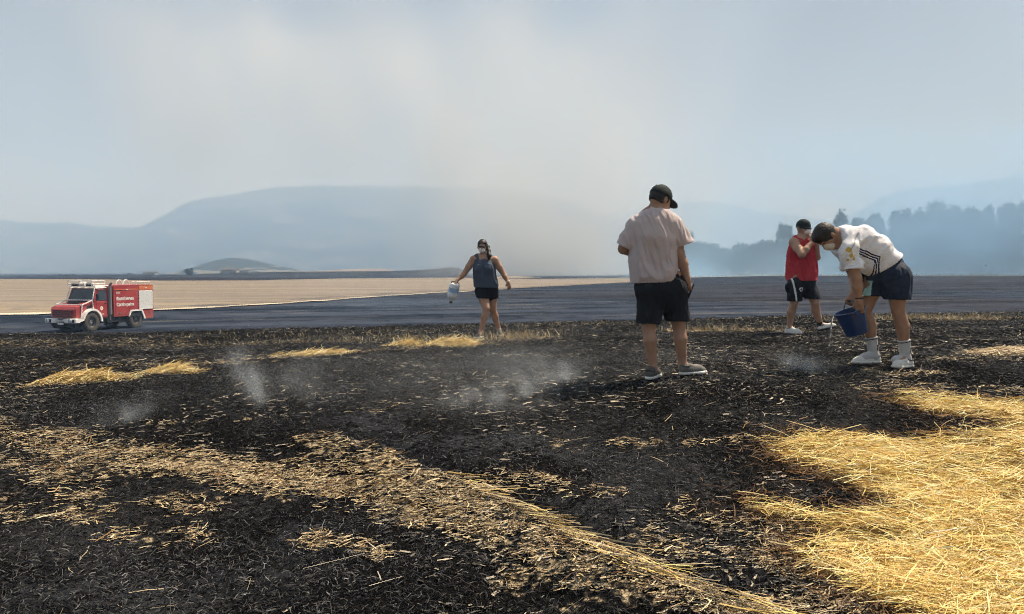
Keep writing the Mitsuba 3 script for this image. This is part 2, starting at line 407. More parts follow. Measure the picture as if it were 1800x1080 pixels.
struct('knoll', ridge_mesh(sky_pts([(318, 480), (345, 468), (375, 459), (410, 452.5), (440, 456), (470, 463), (505, 470), (540, 479)], 1350), 1350, 110, 120, 40, 60, 51, toe=-4.5), 'knoll_scrub',
       'small rounded scrub covered knoll in front of the left mountain', 'hill', smooth=True)
# the long dark burnt slope beyond the tan field
struct('burnt_slope', ridge_mesh(sky_pts([(150, 492), (230, 487), (330, 482.5), (450, 478.5), (600, 477), (700, 476), (770, 472), (795, 469.5), (812, 473), (830, 484), (850, 493)], 760), 760, 110, 160, 36, 90, 61, toe=-5.0), 'burnt_earth',
       'low dark blue burnt slope beyond the tan stubble field', 'slope', smooth=True)


def burnt_color(p, n, uv):
    a = fbm(p.x * 0.04, p.y * 0.09, 0.4, 3) - 0.5
    return mix((0.026, 0.029, 0.036), (0.060, 0.060, 0.062), smoothstep(-0.2, 0.25, a))


scene['burnt_earth'] = {'type': 'twosided', 'bsdf': {'type': 'diffuse', 'reflectance': mikit.proc(burnt_color)}}
# pale strips of stubble on the rising land past the slope
struct('pale_field', ridge_mesh(sky_pts([(440, 482), (500, 478.5), (560, 475.5), (640, 471.5), (665, 471), (690, 474), (720, 480)], 1150), 1150, 50, 80, 12, 80, 71, toe=-3.0), 'stubble_earth',
       'thin pale sunlit strip of field under the left mountain', 'field', smooth=True)
struct('pale_field_001', ridge_mesh(sky_pts([(838, 492), (870, 486), (905, 484.5), (960, 488.5), (1010, 491)], 470), 470, 50, 60, 12, 80, 75, toe=-5.0), 'stubble_earth',
       'low tan swell of stubble to the right of the walking woman', 'field', smooth=True)


# ---------------------------------------------------------------- trees
def leaf_mesh(rng, centres, size, n, per=1):
    """n small bent leaf clumps (two triangles) around the centres"""
    c = centres[rng.integers(0, len(centres), n)] if len(centres) != n else centres
    d = rng.normal(size=(n, 3)); d /= np.linalg.norm(d, axis=1, keepdims=True)
    e = np.cross(d, rng.normal(size=(n, 3))); e /= np.linalg.norm(e, axis=1, keepdims=True)
    s = size * rng.uniform(0.55, 1.35, (n, 1))
    v = np.stack([c - d * s, c + e * s * 0.55, c + d * s, c - e * s * 0.55 + np.cross(d, e) * s * 0.3], 1).reshape(-1, 3)
    i = np.arange(n)[:, None] * 4
    f = np.vstack([i + [0, 1, 2], i + [0, 2, 3]])
    return trimesh.Trimesh(v, f, process=False)


def crown(kind, seed):
    """a crown about 1 unit tall (z 0..1) and its trunk with limbs"""
    rng = np.random.default_rng(seed)
    limbs, pts = [], []
    if kind == 'poplar':
        limbs.append(tube([(0, 0, -0.02), (0.004, 0, .4), (0, 0.003, .93)], [.022, .013, .003], 6))
        for k in range(46):
            z = rng.uniform(.02, .96)
            r = 0.092 * (math.sin(math.pi * min(1, (z + .06) / 1.06) ** .8) ** .7) * rng.uniform(.55, 1.1)
            a = rng.uniform(0, 6.28)
            tip = np.array([r * math.cos(a), r * math.sin(a), z + .09])
            if k % 3 == 0:
                limbs.append(tube([(0, 0, z - .05), tip], [.006, .002], 4))
            pts.append(tip * [1, 1, 1] + rng.normal(0, 1, (22, 3)) * [.024, .024, .045])
        size, n = .029, 1250
    elif kind == 'conifer':
        limbs.append(tube([(0, 0, -.02), (0, 0, .98)], [.02, .003], 6))
        for k in range(70):
            z = .06 + .92 * (k / 70) ** .9
            r = .235 * (1 - z) ** .85 * rng.uniform(.6, 1.15) + .008
            a = k * 2.4 + rng.uniform(-.4, .4)
            tip = np.array([r * math.cos(a), r * math.sin(a), z - .10 * r / .2])
            if k % 2 == 0:
                limbs.append(tube([(0, 0, z), tip], [.006, .002], 4))
            t = rng.uniform(.15, 1, (22, 1))
            pts.append(np.array([0, 0, z]) * (1 - t) + tip * t + rng.normal(0, 1, (22, 3)) * [.012, .012, .010])
        size, n = .032, 1500
    else:
        limbs.append(tube([(0, 0, -.02), (.02, .01, .22), (.0, .02, .45)], [.035, .026, .012], 6))
        for k in range(36):
            a, el = rng.uniform(0, 6.28), rng.uniform(-.85, 1.0)
            r = rng.uniform(.55, 1.05)
            tip = np.array([.40 * r * math.cos(a) * math.cos(el), .40 * r * math.sin(a) * math.cos(el), 0.46 + .46 * r * math.sin(el)])
            if k % 2 == 0:
                limbs.append(tube([(.01, .01, .25), tip * .6 + np.array([0, 0, .15]), tip], [.014, .008, .003], 4))
            pts.append(tip + rng.normal(0, 1, (34, 3)) * [.07, .07, .055])
        size, n = .058, 1100
    p = np.concatenate(pts)
    p = p[rng.permutation(len(p))[:n]]
    p[:, 2] = np.maximum(p[:, 2], .03)
    return leaf_mesh(rng, p, size, len(p)), cat_(limbs)


def leaf_color(p, n, uv):
    a = fbm(p.x * 0.25, p.y * 0.25, p.z * 0.3, 2) - 0.5
    return mix((0.024, 0.034, 0.022), (0.048, 0.060, 0.036), smoothstep(-0.25, 0.25, a))


scene['foliage'] = pbsdf(mikit.proc(leaf_color), 0.8, 0.1)
scene['bark'] = pbsdf((0.10, 0.08, 0.06), 0.95, 0.1)
CROWNS = {}
for kind, lab in (('poplar', 3), ('conifer', 3), ('broadleaf', 4)):
    for k in range(lab):
        c, t = crown(kind, 100 + 7 * k + len(kind))
        CROWNS[kind, k] = (mikit.ply(c, 'foliage'), mikit.ply(t, 'bark', smooth=True))
NT = {'poplar': 3, 'conifer': 3, 'broadleaf': 4}
trng = np.random.default_rng(5)
TREE_LABEL = {'poplar': ('tall narrow poplar in the hazy row beyond the burnt field', 'hazy poplars on the right'),
              'conifer': ('dark pointed conifer standing in front of the hazy poplars', 'dark conifers at the right edge'),
              'broadleaf': ('rounded hazy tree in the belt beyond the burnt field', 'rounded trees in the right belt')}


def tree(kind, px, ptop, dist, wide=1.0, base=None, label=None, group=None, name=None):
    x = (px - 900) / 1309 * dist
    z0 = float(H(x, dist)) if base is None else base
    h = EYE + (478 - ptop) / 1309 * dist - z0
    lab, grp = TREE_LABEL[kind]
    if kind == 'poplar' and not label:
        lab, grp = (('single tall poplar spike just right of the standing man', None) if px < 1300 else ('narrow hazy poplar in the small clump behind the man in red', 'poplars behind the man in red') if px < 1420 else
                    ('hazy poplar in the row just above the back of the bending man', 'poplars behind the bending man') if px < 1555 else (lab, grp))
    if kind == 'broadleaf' and not label and px < 1380:
        lab, grp = 'rounded hazy tree in the low belt between the standing man and the man in red', 'rounded trees right of the standing man'
    k = thing(name or f'{kind}_tree', label or lab, 'tree', group if label or group else grp)
    c, t = CROWNS[kind, int(trng.integers(NT[kind]))]
    s = h * wide * trng.uniform(.9, 1.1)
    M = T().translate([x, dist, z0]).rotate([0, 0, 1], float(trng.uniform(0, 360))).scale([s, s, h])
    scene[k + '__crown'] = {**c, 'to_world': M}
    scene[k + '__trunk'] = {**t, 'to_world': M}


# the belt beyond the burnt field on the right: far poplars, nearer round trees, dark conifers
for px, pt in [(1214, 412), (1370, 403), (1378, 398), (1387, 402), (1468, 392), (1474, 388), (1481, 392), (1500, 396), (1510, 391), (1519, 396), (1528, 390), (1537, 394), (1546, 397), (1565, 384), (1572, 382), (1580, 381), (1588, 383), (1597, 385), (1606, 379), (1614, 381),
               (1624, 384), (1633, 377), (1642, 375), (1651, 374), (1660, 376), (1669, 379), (1678, 377), (1688, 380), (1697, 378), (1706, 383), (1716, 388), (1733, 376), (1738, 385), (1757, 369), (1764, 378), (1773, 372), (1783, 376), (1792, 371), (1801, 375), (1812, 373), (1824, 377), (1838, 374), (1850, 378)]:
    tree('poplar', px, pt + trng.uniform(-8, 6), 520 + trng.uniform(-14, 22))
for px, pt, w in [(1196, 424, 1), (1207, 421, 1), (1222, 419, .9), (1236, 420, 1), (1250, 418, .9), (1262, 428, .9), (1276, 440, .9), (1290, 433, 1), (1305, 426, .9), (1318, 424, 1), (1332, 430, 1), (1344, 421, .9), (1356, 418, .9), (1366, 424, .9), (1382, 425, .9), (1398, 420, .8), (1414, 418, .8), (1432, 414, .9), (1448, 410, .8), (1466, 405, .8), (1486, 404, .8),
                  (1505, 402, .8), (1524, 402, .8), (1544, 404, .8), (1562, 400, .7), (1584, 398, .7), (1606, 400, .8), (1630, 396, .7), (1652, 395, .7), (1676, 396, .7), (1700, 400, .7), (1722, 404, .7), (1746, 396, .7), (1770, 394, .7), (1796, 392, .7), (1826, 392, .7)]:
    tree('broadleaf', px, pt + trng.uniform(-3, 3), 478 + trng.uniform(-14, 18), w)
ORD = ['leftmost', 'second', 'third', 'fourth', 'fifth', 'sixth', 'seventh', 'eighth', 'ninth']
for i, (px, pt) in enumerate([(1726, 401), (1758, 399), (1786, 384)]):
    tree('conifer', px, pt, 411 + trng.uniform(-3, 3), 1.0, label='dark pointed conifer before the hazy poplars, ' + ORD[i] + ' of three from the left', group='dark conifers at the right edge')
for px, pt, w in [(1258, 459, 1.5), (1290, 466, 1.3), (1326, 468, 1.4), (1352, 462, 1.2), (1372, 470, 1.5), (1402, 466, 1.4), (1444, 464, 1.4), (1462, 455, 1.2), (1600, 462, 1.4), (1622, 452, 1.1), (1640, 461, 1.3), (1655, 444, 1.0), (1672, 452, 1.2), (1690, 455, 1.2), (1706, 448, 1.0), (1742, 452, 1.2), (1768, 458, 1.2), (1790, 450, 1.1)]:
    tree('broadleaf', px, pt, 438 + trng.uniform(-12, 12), w, label='low rounded bush at the foot of the hazy trees', group='low bushes under the right trees', name='bush')
# small trees along the far edge of the tan field
for i, (px, pt, w) in enumerate([(42, 487, 1.2), (72, 483, 1.0), (107, 481, .9), (118, 482, 1.0), (130, 480.5, 1.0), (148, 485, 1.2), (176, 486, 1.3), (198, 483, 1.1), (207, 482, 1.0)]):
    tree('broadleaf', px, pt, 640 + trng.uniform(-20, 20), w, base=-3.0, label='small hazy tree beyond the tan field, ' + ORD[i] + ' of nine from the left', group='small trees beyond the tan field')
tree('broadleaf', 333, 470, 700, 1.1, base=-2.5, label='single round tree beside the farm sheds left of the knoll')
tree('broadleaf', 228, 479, 660, 1.3, base=-2.0, label='round tree just left of the two low farm sheds')
for i, (px, pt, w) in enumerate([(940, 487, 1.6), (954, 486.5, 1.5), (968, 486, 1.6), (982, 485.5, 1.5), (996, 486, 1.6), (1010, 486.5, 1.6), (1024, 487, 1.5)]):
    tree('broadleaf', px, pt, 455, w, base=-2.9, label='dark bush in the low hedge row, ' + ORD[i] + ' of seven from the left', group='hedge row behind the woman', name='hedge_bush')

# ---------------------------------------------------------------- far farm sheds
scene['shed_wall'] = pbsdf((0.30, 0.29, 0.27), 0.9, 0.1)
scene['shed_roof'] = pbsdf((0.10, 0.10, 0.10), 0.8, 0.2)
for i, (px, w, zt, lab) in enumerate([(262, 15, 477.5, 'long dark roofed farm shed left of the knoll'), (402, 19, 472.5, 'dark roofed farm shed in front of the knoll'), (430, 10, 474, 'smaller pale farm shed right of the dark roofed one in front of the knoll')]):
    d = 900.0
    x = (px - 900) / 1309 * d
    zt = EYE + (478 - zt) / 1309 * d
    k = thing('farm_shed', lab, 'shed')
    part(k, 'wall', box(x - w / 2, x + w / 2, d, d + 9, zt - 6.5, zt - 1.2), 'shed_wall')
    part(k, 'roof', hull([(x + sx * (w / 2 + .5), d + y, z) for sx in (-1, 1) for y, z in ((-.6, zt - 1.25), (4.5, zt + .4), (9.6, zt - 1.25), (4.5, zt - 1.2))]), 'shed_roof')

# ---------------------------------------------------------------- smoke
def smoke_box(name, label, lo, hi, shape, fn, scale, albedo=(0.88, 0.92, 0.96), cat='smoke', g=0.2):
    """a closed box of drifting smoke; fn gives the density (0 to 1) at points of the box"""
    nz, ny, nx = shape
    z, y, x = np.meshgrid(*[(np.arange(n) + .5) / n for n in shape], indexing='ij')
    P = np.stack([lo[0] + (hi[0] - lo[0]) * x, lo[1] + (hi[1] - lo[1]) * y, lo[2] + (hi[2] - lo[2]) * z], -1)
    edge = np.clip(np.minimum.reduce([x, 1 - x, y, 1 - y, 1 - z]) / 0.12, 0, 1)
    D = (np.clip(fn(P[..., 0], P[..., 1], P[..., 2]), 0, 1) * edge * edge * (3 - 2 * edge)).astype(np.float32)
    c, s = [(a + b) / 2 for a, b in zip(lo, hi)], [(b - a) / 2 for a, b in zip(lo, hi)]
    M = T().translate(lo).scale([b - a for a, b in zip(lo, hi)])
    scene[name] = {'type': 'cube', 'to_world': T().translate(c).scale(s), 'bsdf': {'type': 'null'}, 'exterior': {'type': 'ref', 'id': 'haze_air'},
                   'interior': {'type': 'heterogeneous', 'sigma_t': {'type': 'gridvolume', 'grid': mi.VolumeGrid(D[..., None]), 'to_world': M, 'filter_type': 'trilinear'},
                                'scale': float(scale), 'albedo': {'type': 'rgb', 'value': list(albedo)}, 'phase': {'type': 'hg', 'g': g}}}
    labels[name] = {'label': label, 'category': cat, 'kind': 'stuff'}


def f3(x, y, z, s, seed, oct=4, zs=1.0):
    return meshkit.fbm(np.stack([x * s, y * s, z * s * zs], -1), oct, seed)


def bank(x, y, z):
    """smoke drifting low in front of the trees, thickest at the left where it still burns"""
    n = f3(x, y, z, 1 / 38, 3, 4, 1.3)
    hgt = np.exp(-np.maximum(z + 3, 0) / (26 + 34 * np.clip((x - 60) / 200, 0, 1)))
    left = 0.95 * np.exp(-((x - 92) / 20) ** 2 - ((z + 3) / 13) ** 2) + 0.14 * np.exp(-((x - 70) / 30) ** 2) + 0.44 * np.clip((x - 45) / 60, 0, 1)
    return left * hgt * np.clip(0.30 + 2.6 * (n - 0.38), 0, 1.4)


def column(x, y, z):
    """the main smoke drifting up from beyond the field, leaning left as it rises, and an older lobe high on the left"""
    t = np.clip((z + 4) / 240, 0, 1)
    cx = 75 - 130 * t ** 1.1
    w = 95 + 110 * t
    n = f3(x, y, z, 1 / 62, 9, 4, 0.45)
    main = np.exp(-((x - cx) / w) ** 2) * (1.0 - 0.62 * t)
    lobe = 0.42 * np.exp(-((x + 270 + .1 * z) / 105) ** 2) * np.clip((z - 50) / 90, 0, 1)
    main = main * (1 + 1.3 * np.exp(-np.maximum(z + 4, 0) / 38))
    return np.clip((main + lobe) * np.clip(0.16 + 3.6 * (n - 0.38), 0, 1.3) * .5, 0, 1)


def drift(x, y, z):
    """thin smoke lying over the burnt field, thicker where it creeps up the near slope on the left"""
    n = f3(x, y, z, 1 / 45, 6, 4, 2.0)
    m = f3(x, y, z, 1 / 9.0, 15, 4, 1.6)
    veil = np.clip(0.45 + 2.2 * (n - 0.5), 0, 1) * np.exp(-np.maximum(z + 3.5, 0) / 3.0) * np.clip((x + 40 + y * .2) / 90, 0, 1)
    creep = np.clip(3.0 * (m - 0.40), 0, 1) * np.exp(-np.maximum(z + 2.9, 0) / 1.3) * np.exp(-((y - 72) / 13) ** 2 - ((x + 9) / 13) ** 2)
    return .035 * veil + creep


smoke_box('smoke_bank', 'blue white smoke bank drifting low in front of the right hand trees', (-245, 348, -4.8), (430, 404, 78), (30, 12, 100), bank, 0.078, albedo=(0.58, 0.80, 0.99), g=0.0)
smoke_box('smoke_column', 'broad grey smoke column rising beyond the field behind the standing man', (-480, 600, -5.0), (330, 880, 265), (60, 28, 104), column, 0.0210, albedo=(0.80, 0.815, 0.81), g=0.0)
smoke_box('smoke_drift', 'thin veil of blue smoke lying over the far burnt field', (-235, 57, -5.0), (330, 340, 46), (90, 70, 110), drift, 0.042, albedo=(0.46, 0.66, 0.92), g=0.0)


WISPS = [(-2.10, 6.2, .10, -.22, .55, 2.0), (0.05, 6.40, .38, .0, .13, .85), (-.35, 6.20, .28, -.05, .15, .6), (0.48, 6.85, .20, .0, .20, .9), (.15, 6.6, .3, -.15, .45, .22), (-3.10, 5.9, .20, .1, .20, .7), (2.80, 6.95, .24, -.1, .20, .7), (-1.75, 6.6, .35, -.3, .4, .25)]


def near_smoke(x, y, z):
    """wisps rising from smouldering spots, and the thin veil they spread over the black ground"""
    h = z - H(x, y)
    n = f3(x, y, z, 1.1, 33, 4, 1.6)
    d = .065 * np.clip(2.4 * (n - .36), 0, 1.2) * np.exp(-np.maximum(h, 0) / .22) * np.exp(-((x + .9) / 2.3) ** 2 - ((y - 7.0) / 1.1) ** 2)
    for k, (cx, cy, spread, lean, tall, s) in enumerate(WISPS):
        t = np.clip(h / tall, 0, 1)
        mx = cx + lean * t + .10 * tall * np.sin(5 * t + 20 + k) * t
        w = spread * (.40 + 1.0 * t)
        n = f3(x, y, z, 3.0 / max(spread, .16), 20 + k, 4, .45)
        d = d + s * np.exp(-((x - mx) / w) ** 2 - ((y - cy) / (w * 1.3)) ** 2) * np.clip(5.0 * (n - .40), 0, 1.5) * (1 - t) ** 1.3
    return d


smoke_box('smoke_wisp', 'thin white smoke wisps rising from the black ground before the standing man', (-4.3, 5.0, -.42), (3.6, 9.4, .85), (44, 80, 180), near_smoke, 3.6, albedo=(.90, .95, .995), g=0.45)

# ---------------------------------------------------------------- straw, charred straw, flakes of ash: real pieces on the ground
srng = np.random.default_rng(17)


def scatter(n, y0=2.4, y1=18.5, margin=1.9):
    """points over the near rise, thinning out with distance"""
    y = y0 * (y1 / y0) ** srng.random(n)
    x = (srng.random(n) * 2 - 1) * (0.72 * y + margin)
    return x, y


def ribbons(x, y, length, width, curl, tilt, lift, az=None, segs=2, colour=None, twist=0.6, z=None):
    """flat bent stalks: (segs + 1) pairs of points each; length, width... are arrays"""
    n = len(x)
    az = srng.random(n) * 2 * np.pi if az is None else az
    z0 = (H(x, y) if z is None else z) + lift
    P = np.zeros((n, segs + 1, 3))
    step = length / segs
    a, el = az.copy(), tilt.copy()
    pos = np.stack([x - 0.5 * length * np.cos(az) * np.cos(tilt), y - 0.5 * length * np.sin(az) * np.cos(tilt), z0], -1)
    roll = srng.normal(0, twist, n)
    D = np.zeros((n, segs + 1, 3))
    for k in range(segs + 1):
        P[:, k] = pos
        d = np.stack([np.cos(a) * np.cos(el), np.sin(a) * np.cos(el), np.sin(el)], -1)
        D[:, k] = d
        pos = pos + d * step[:, None]
        a = a + curl * srng.normal(0, 1, n) + curl * 0.5
        el = el - np.abs(srng.normal(0, 0.35, n)) * curl
    side = np.cross(D, np.array([0, 0, 1.0]))
    side /= np.linalg.norm(side, axis=-1, keepdims=True) + 1e-9
    up = np.cross(side, D)
    w = side * np.cos(roll)[:, None, None] + up * np.sin(roll)[:, None, None]
    taper = np.linspace(1, 0.75, segs + 1)[None, :, None]
    hw = (width / 2)[:, None, None] * taper
    P[..., 2] = np.maximum(P[..., 2], H(P[..., 0], P[..., 1]) + 0.002)
    V = np.stack([P - w * hw, P + w * hw], 2).reshape(n, -1, 3)
    i = np.arange(n)[:, None] * 2 * (segs + 1)
    F = []
    for k in range(segs):
        F += [i + [2 * k, 2 * k + 1, 2 * k + 3], i + [2 * k, 2 * k + 3, 2 * k + 2]]
    C = None if colour is None else np.repeat(colour, 2 * (segs + 1), axis=0)
    return V.reshape(-1, 3), np.vstack(F), C


def join(parts_):
    vs, fs, cs, at = [], [], [], 0
    for v, f, c in parts_:
        vs.append(v); fs.append(f + at); cs.append(c); at += len(v)
    return (np.concatenate(vs), np.concatenate(fs)), np.concatenate(cs)


def tones(n, cols, spread=0.18):
    c = np.asarray(cols, float)
    t = srng.random(n) * (len(c) - 1)
    i = np.minimum(t.astype(int), len(c) - 2)
    out = c[i] + (c[i + 1] - c[i]) * (t - i)[:, None]
    return np.clip(out * srng.lognormal(0, spread, (n, 1)), 0.004, 0.8)


VC = {'type': 'mesh_attribute', 'name': 'vertex_color'}
scene['straw_stalk'] = pbsdf(VC, 0.55, 0.35)
scene['char_stalk'] = pbsdf(VC, 0.55, 0.2)


def warp_sd(x, y):
    n1 = npn(x, y, 2.3, 77)
    return straw_sd(x + 0.12 * n1, y + 0.12 * n1, NP) + 0.16 * npn(x, y, 9, 78)


def warp_bw(x, y):
    n1 = npn(x, y, 2.3, 79)
    b = band_w(x + 0.3 * n1, y + 0.3 * n1, NP)
    return b + 0.9 * npn(x, y, 9, 80) * np.clip(b * 2.5, 0, 1)


STRAW_TONES = [(.42, .26, .07), (.70, .49, .15), (.84, .64, .25), (.90, .76, .42)]
TAN_TONES = [(.15, .105, .06), (.34, .255, .14), (.49, .385, .225), (.62, .52, .34)]
CHAR_TONES = [(.004, .004, .0045), (.007, .007, .008), (.013, .013, .014), (.075, .075, .077)]
# golden unburnt straw
x, y = scatter(330000, y1=7.0, margin=2.2)
k = (warp_sd(x, y) < srng.normal(-0.05, 0.045, len(x))) & (npn(x, y, 3.2, 61, 4) + .30 > .30 * srng.random(len(x)))
x, y = x[k][:135000], y[k][:135000]
n = len(x)
az = srng.normal(-0.15, 0.75, n) + np.pi * srng.integers(0, 2, n)
gold = ribbons(x, y, srng.uniform(.06, .24, n), srng.uniform(.0022, .0050, n), np.full(n, .22), np.abs(srng.normal(0, .17, n)), srng.uniform(0.0, .045, n), az, 2, tones(n, STRAW_TONES, .22))
m, c = join([gold])
struct('straw', m, 'straw_stalk', 'thick bed of golden unburnt straw filling the lower right corner', 'straw', kind='stuff', color=c)

# straw left lying in the half burnt bands
x, y = scatter(225000)
w = warp_bw(x, y)
k = (w > srng.uniform(0.30, 1.15, len(x))) & (warp_sd(x, y) > 0)
x, y, w = x[k], y[k], w[k]
n = len(x)
far_ = 1 + 0.05 * np.maximum(y - 5, 0)
b1 = ribbons(x, y, srng.uniform(.02, .085, n), srng.uniform(.003, .008, n) * far_, np.full(n, .35), np.abs(srng.normal(0, .16, n)), srng.uniform(0, .022, n), srng.normal(0, .8, n), 2, tones(n, TAN_TONES, .25))
# flat pale mats of chaff
x, y = scatter(105000)
w = warp_bw(x, y)
k = (w > srng.uniform(0.25, 1.0, len(x))) & (warp_sd(x, y) > 0.05)
x, y = x[k], y[k]
n = len(x)
b2 = ribbons(x, y, srng.uniform(.025, .085, n), srng.uniform(.004, .013, n), np.full(n, .35), np.abs(srng.normal(0, .05, n)), srng.uniform(.003, .012, n), srng.normal(0, .5, n), 2, tones(n, TAN_TONES[1:], .2), twist=.12)
# the long stalks along the ridge
al = srng.random(520) ** .8
seg = np.array([np.interp(al, np.linspace(0, 1, len(RIDGE)), RIDGE[:, j]) for j in (0, 1)]).T
k = al > .35
seg = seg[k] + srng.normal(0, .035, (k.sum(), 2))
n = len(seg)
b3 = ribbons(seg[:, 0], seg[:, 1], srng.uniform(.10, .34, n), srng.uniform(.003, .006, n), np.full(n, .15), np.abs(srng.normal(0, .12, n)), srng.uniform(.01, .05, n), srng.normal(-.84, .22, n), 2, tones(n, TAN_TONES[1:] + STRAW_TONES[1:3], .2))
# lone stalks on the black
x, y = scatter(320, y1=12)
k = warp_sd(x, y) > 0.1
x, y = x[k], y[k]
n = len(x)
b4 = ribbons(x, y, srng.uniform(.05, .18, n), srng.uniform(.002, .004, n), np.full(n, .22), np.abs(srng.normal(0, .15, n)), srng.uniform(.004, .03, n), None, 2, tones(n, TAN_TONES[2:], .25))
tw = np.array([[-.86, 3.55, .30, .45], [-.72, 3.74, .12, 2.2], [-.58, 3.36, .16, .5], [-.62, 3.42, .09, 1.9], [.25, 3.12, .2, .9], [.02, 3.05, .16, 1.0], [-.15, 5.9, .2, .2], [.45, 5.25, .25, .35], [.3, 5.15, .2, .2], [-.25, 3.9, .16, .7]])
b5 = ribbons(tw[:, 0], tw[:, 1], tw[:, 2], np.full(len(tw), .006), np.full(len(tw), .05), np.full(len(tw), .08), np.full(len(tw), .02), tw[:, 3], 2, tones(len(tw), [(.5, .44, .33), (.62, .56, .44)], .05))
m, c = join([b1, b2, b3, b4, b5])
struct('straw_001', m, 'straw_stalk', 'scattered tan straw and chaff left in half burnt bands across the black ground', 'straw', kind='stuff', color=c)

# charred stalks
x, y = scatter(335000)
sd = warp_sd(x, y)
k = (sd > srng.normal(-0.05, 0.04, len(x))) & (warp_bw(x, y) < srng.uniform(.55, 1.6, len(x)))
x, y = x[k], y[k]
n = len(x)
far_ = 1 + 0.05 * np.maximum(y - 5, 0)
patch = np.clip(1 + 3.4 * npn(x, y, 1.1, 91, 4), .25, 3.2)[:, None]
b1 = ribbons(x, y, srng.uniform(.012, .055, n) * far_, srng.uniform(.0022, .0052, n) * far_, np.full(n, .75), np.abs(srng.normal(.1, .38, n)), srng.uniform(0, .020, n), None, 2, tones(n, CHAR_TONES, .4) * patch, twist=.9)
x, y = scatter(34000)
cl = npn(x, y, .9, 95, 4) + .35 * npn(x, y, 5, 96)
k = (warp_sd(x, y) > 0.05) & (cl + .05 > np.abs(srng.normal(0, .11, len(x))) + .02 * (y < 6))
x, y = x[k], y[k]
n = len(x)
far_ = 1 + 0.09 * np.maximum(y - 5, 0)
b2 = ribbons(x, y, srng.uniform(.02, .075, n) * far_, srng.uniform(.005, .018, n), np.full(n, .4), np.abs(srng.normal(0, .12, n)), srng.uniform(.002, .012, n), srng.normal(0, .7, n), 2, tones(n, [(.05, .05, .05), (.13, .125, .115), (.27, .235, .18), (.46, .40, .30)], .3), twist=.2)
# reddish brown singed straw round the edges of the gold
x, y = scatter(150000, y1=7.5, margin=2.0)
sd = warp_sd(x, y)
k = (np.abs(sd - .04) < np.abs(srng.normal(0, .15, len(x))) * srng.random(len(x))) | ((warp_bw(x, y) > .5) & (srng.random(len(x)) < .07))
x, y = x[k], y[k]
n = len(x)
b3 = ribbons(x, y, srng.uniform(.04, .14, n), srng.uniform(.003, .006, n), np.full(n, .4), np.abs(srng.normal(.05, .22, n)), srng.uniform(0, .03, n), None, 2, tones(n, [(.03, .02, .014), (.09, .045, .02), (.17, .085, .035), (.32, .20, .08)], .3))
m, c = join([b1, b2, b3])
struct('charred_straw', m, 'char_stalk', 'black charred straw and grey ash flakes covering the burnt ground', 'charred straw', kind='stuff', color=c)

# standing stubble on the crest and by the walking woman
rows = []
for cx, cy, rx, ry, nn, hh in [(.12, 12.3, .55, .35, 300, .17), (-.9, 11.6, .5, .3, 260, .13), (8.3, 14.9, 1.7, .25, 700, .12), (3.3, 12.9, .7, .2, 260, .12), (-2.6, 12.6, 1.2, .5, 260, .10), (4.6, 12.8, .5, .2, 120, .10), (-5, 14.5, 4, 1.2, 420, .07), (0, 15.8, 6, .7, 500, .07), (9, 16, 3, .6, 200, .07)]:
    rows.append(np.column_stack([cx + rx * srng.normal(0, .6, nn), cy + ry * srng.normal(0, .6, nn), hh * srng.uniform(.4, 1.3, nn)]))
q = np.concatenate(rows)
n = len(q)
b1 = ribbons(q[:, 0], q[:, 1], q[:, 2], srng.uniform(.004, .008, n), np.full(n, .25), srng.uniform(.6, 1.5, n), np.zeros(n), None, 2, tones(n, TAN_TONES[1:], .25))
m, c = join([b1])
struct('stubble', m, 'straw_stalk', 'stiff pale stubble stalks standing along the crest of the burnt rise', 'stubble', kind='stuff', color=c)


def pile(name, label, cx, cy, rx, ry, h, nn, flat=1.0, tone=((.34, .23, .09), (.58, .43, .18), (.72, .57, .28), (.80, .69, .42))):
    r = np.sqrt(srng.random(nn)); a = srng.random(nn) * 2 * np.pi
    r = r * (1 + .25 * np.sin(3 * a + cx) + .15 * np.sin(5 * a + cy))
    u, v = r * np.cos(a), r * np.sin(a)
    X, Y = cx + rx * u, cy + ry * v
    top = np.clip(1 - r ** 1.6, 0, 1) * h * (0.75 + .5 * npn(X, Y, 3.0, 55) * 2)
    Z = H(X, Y) + top * srng.random(nn) ** .35
    v_, f_, c_ = ribbons(X, Y, srng.uniform(.10, .30, nn), srng.uniform(.004, .009, nn), np.full(nn, .35), srng.normal(0.12, .25, nn) * flat, np.zeros(nn), srng.normal(0, .9, nn), 2, tones(nn, tone, .22), z=Z)
    k = thing(name, label, 'straw pile')
    labels[k]['group'] = 'piles of unburnt straw'
    put(k, (v_, f_), 'straw_stalk', color=c_)


pile('straw_pile', 'long golden heap of loose straw nearest the left edge of the photo', -4.55, 7.82, .44, .17, .10, 1900, .7)
pile('straw_pile', 'smaller golden straw heap just right of the leftmost heap', -3.90, 8.45, .27, .17, .08, 1000, .7)
pile('straw_pile', 'flat golden straw patch left of the walking woman', -2.65, 10.1, .42, .14, .04, 1100, .5)
pile('straw_pile', 'bright golden straw pile in front of the walking woman', -.85, 10.75, .36, .18, .09, 1300, .8)
pile('straw_pile', 'small golden straw clump left of the pile before the walking woman', -1.55, 10.9, .22, .12, .06, 400)
pile('straw_pile', 'smooth tan straw mound at the right edge beyond the bending man', 5.25, 7.75, .40, .30, .08, 2200, .3, [(.42, .32, .18), (.56, .46, .30)])

# ---------------------------------------------------------------- the fire truck below the crest
def red_color(p, n, uv):
    a = fbm(p.x * 1.5, p.y * 1.5, p.z * 1.2, 3) - 0.5
    c = mix((0.30, 0.030, 0.030), (0.35, 0.046, 0.042), smoothstep(-.2, .2, a))
    return mix(c, (0.30, 0.19, 0.15), 0.45 * smoothstep(-1.5, -2.6, p.z + 0.5 * a))


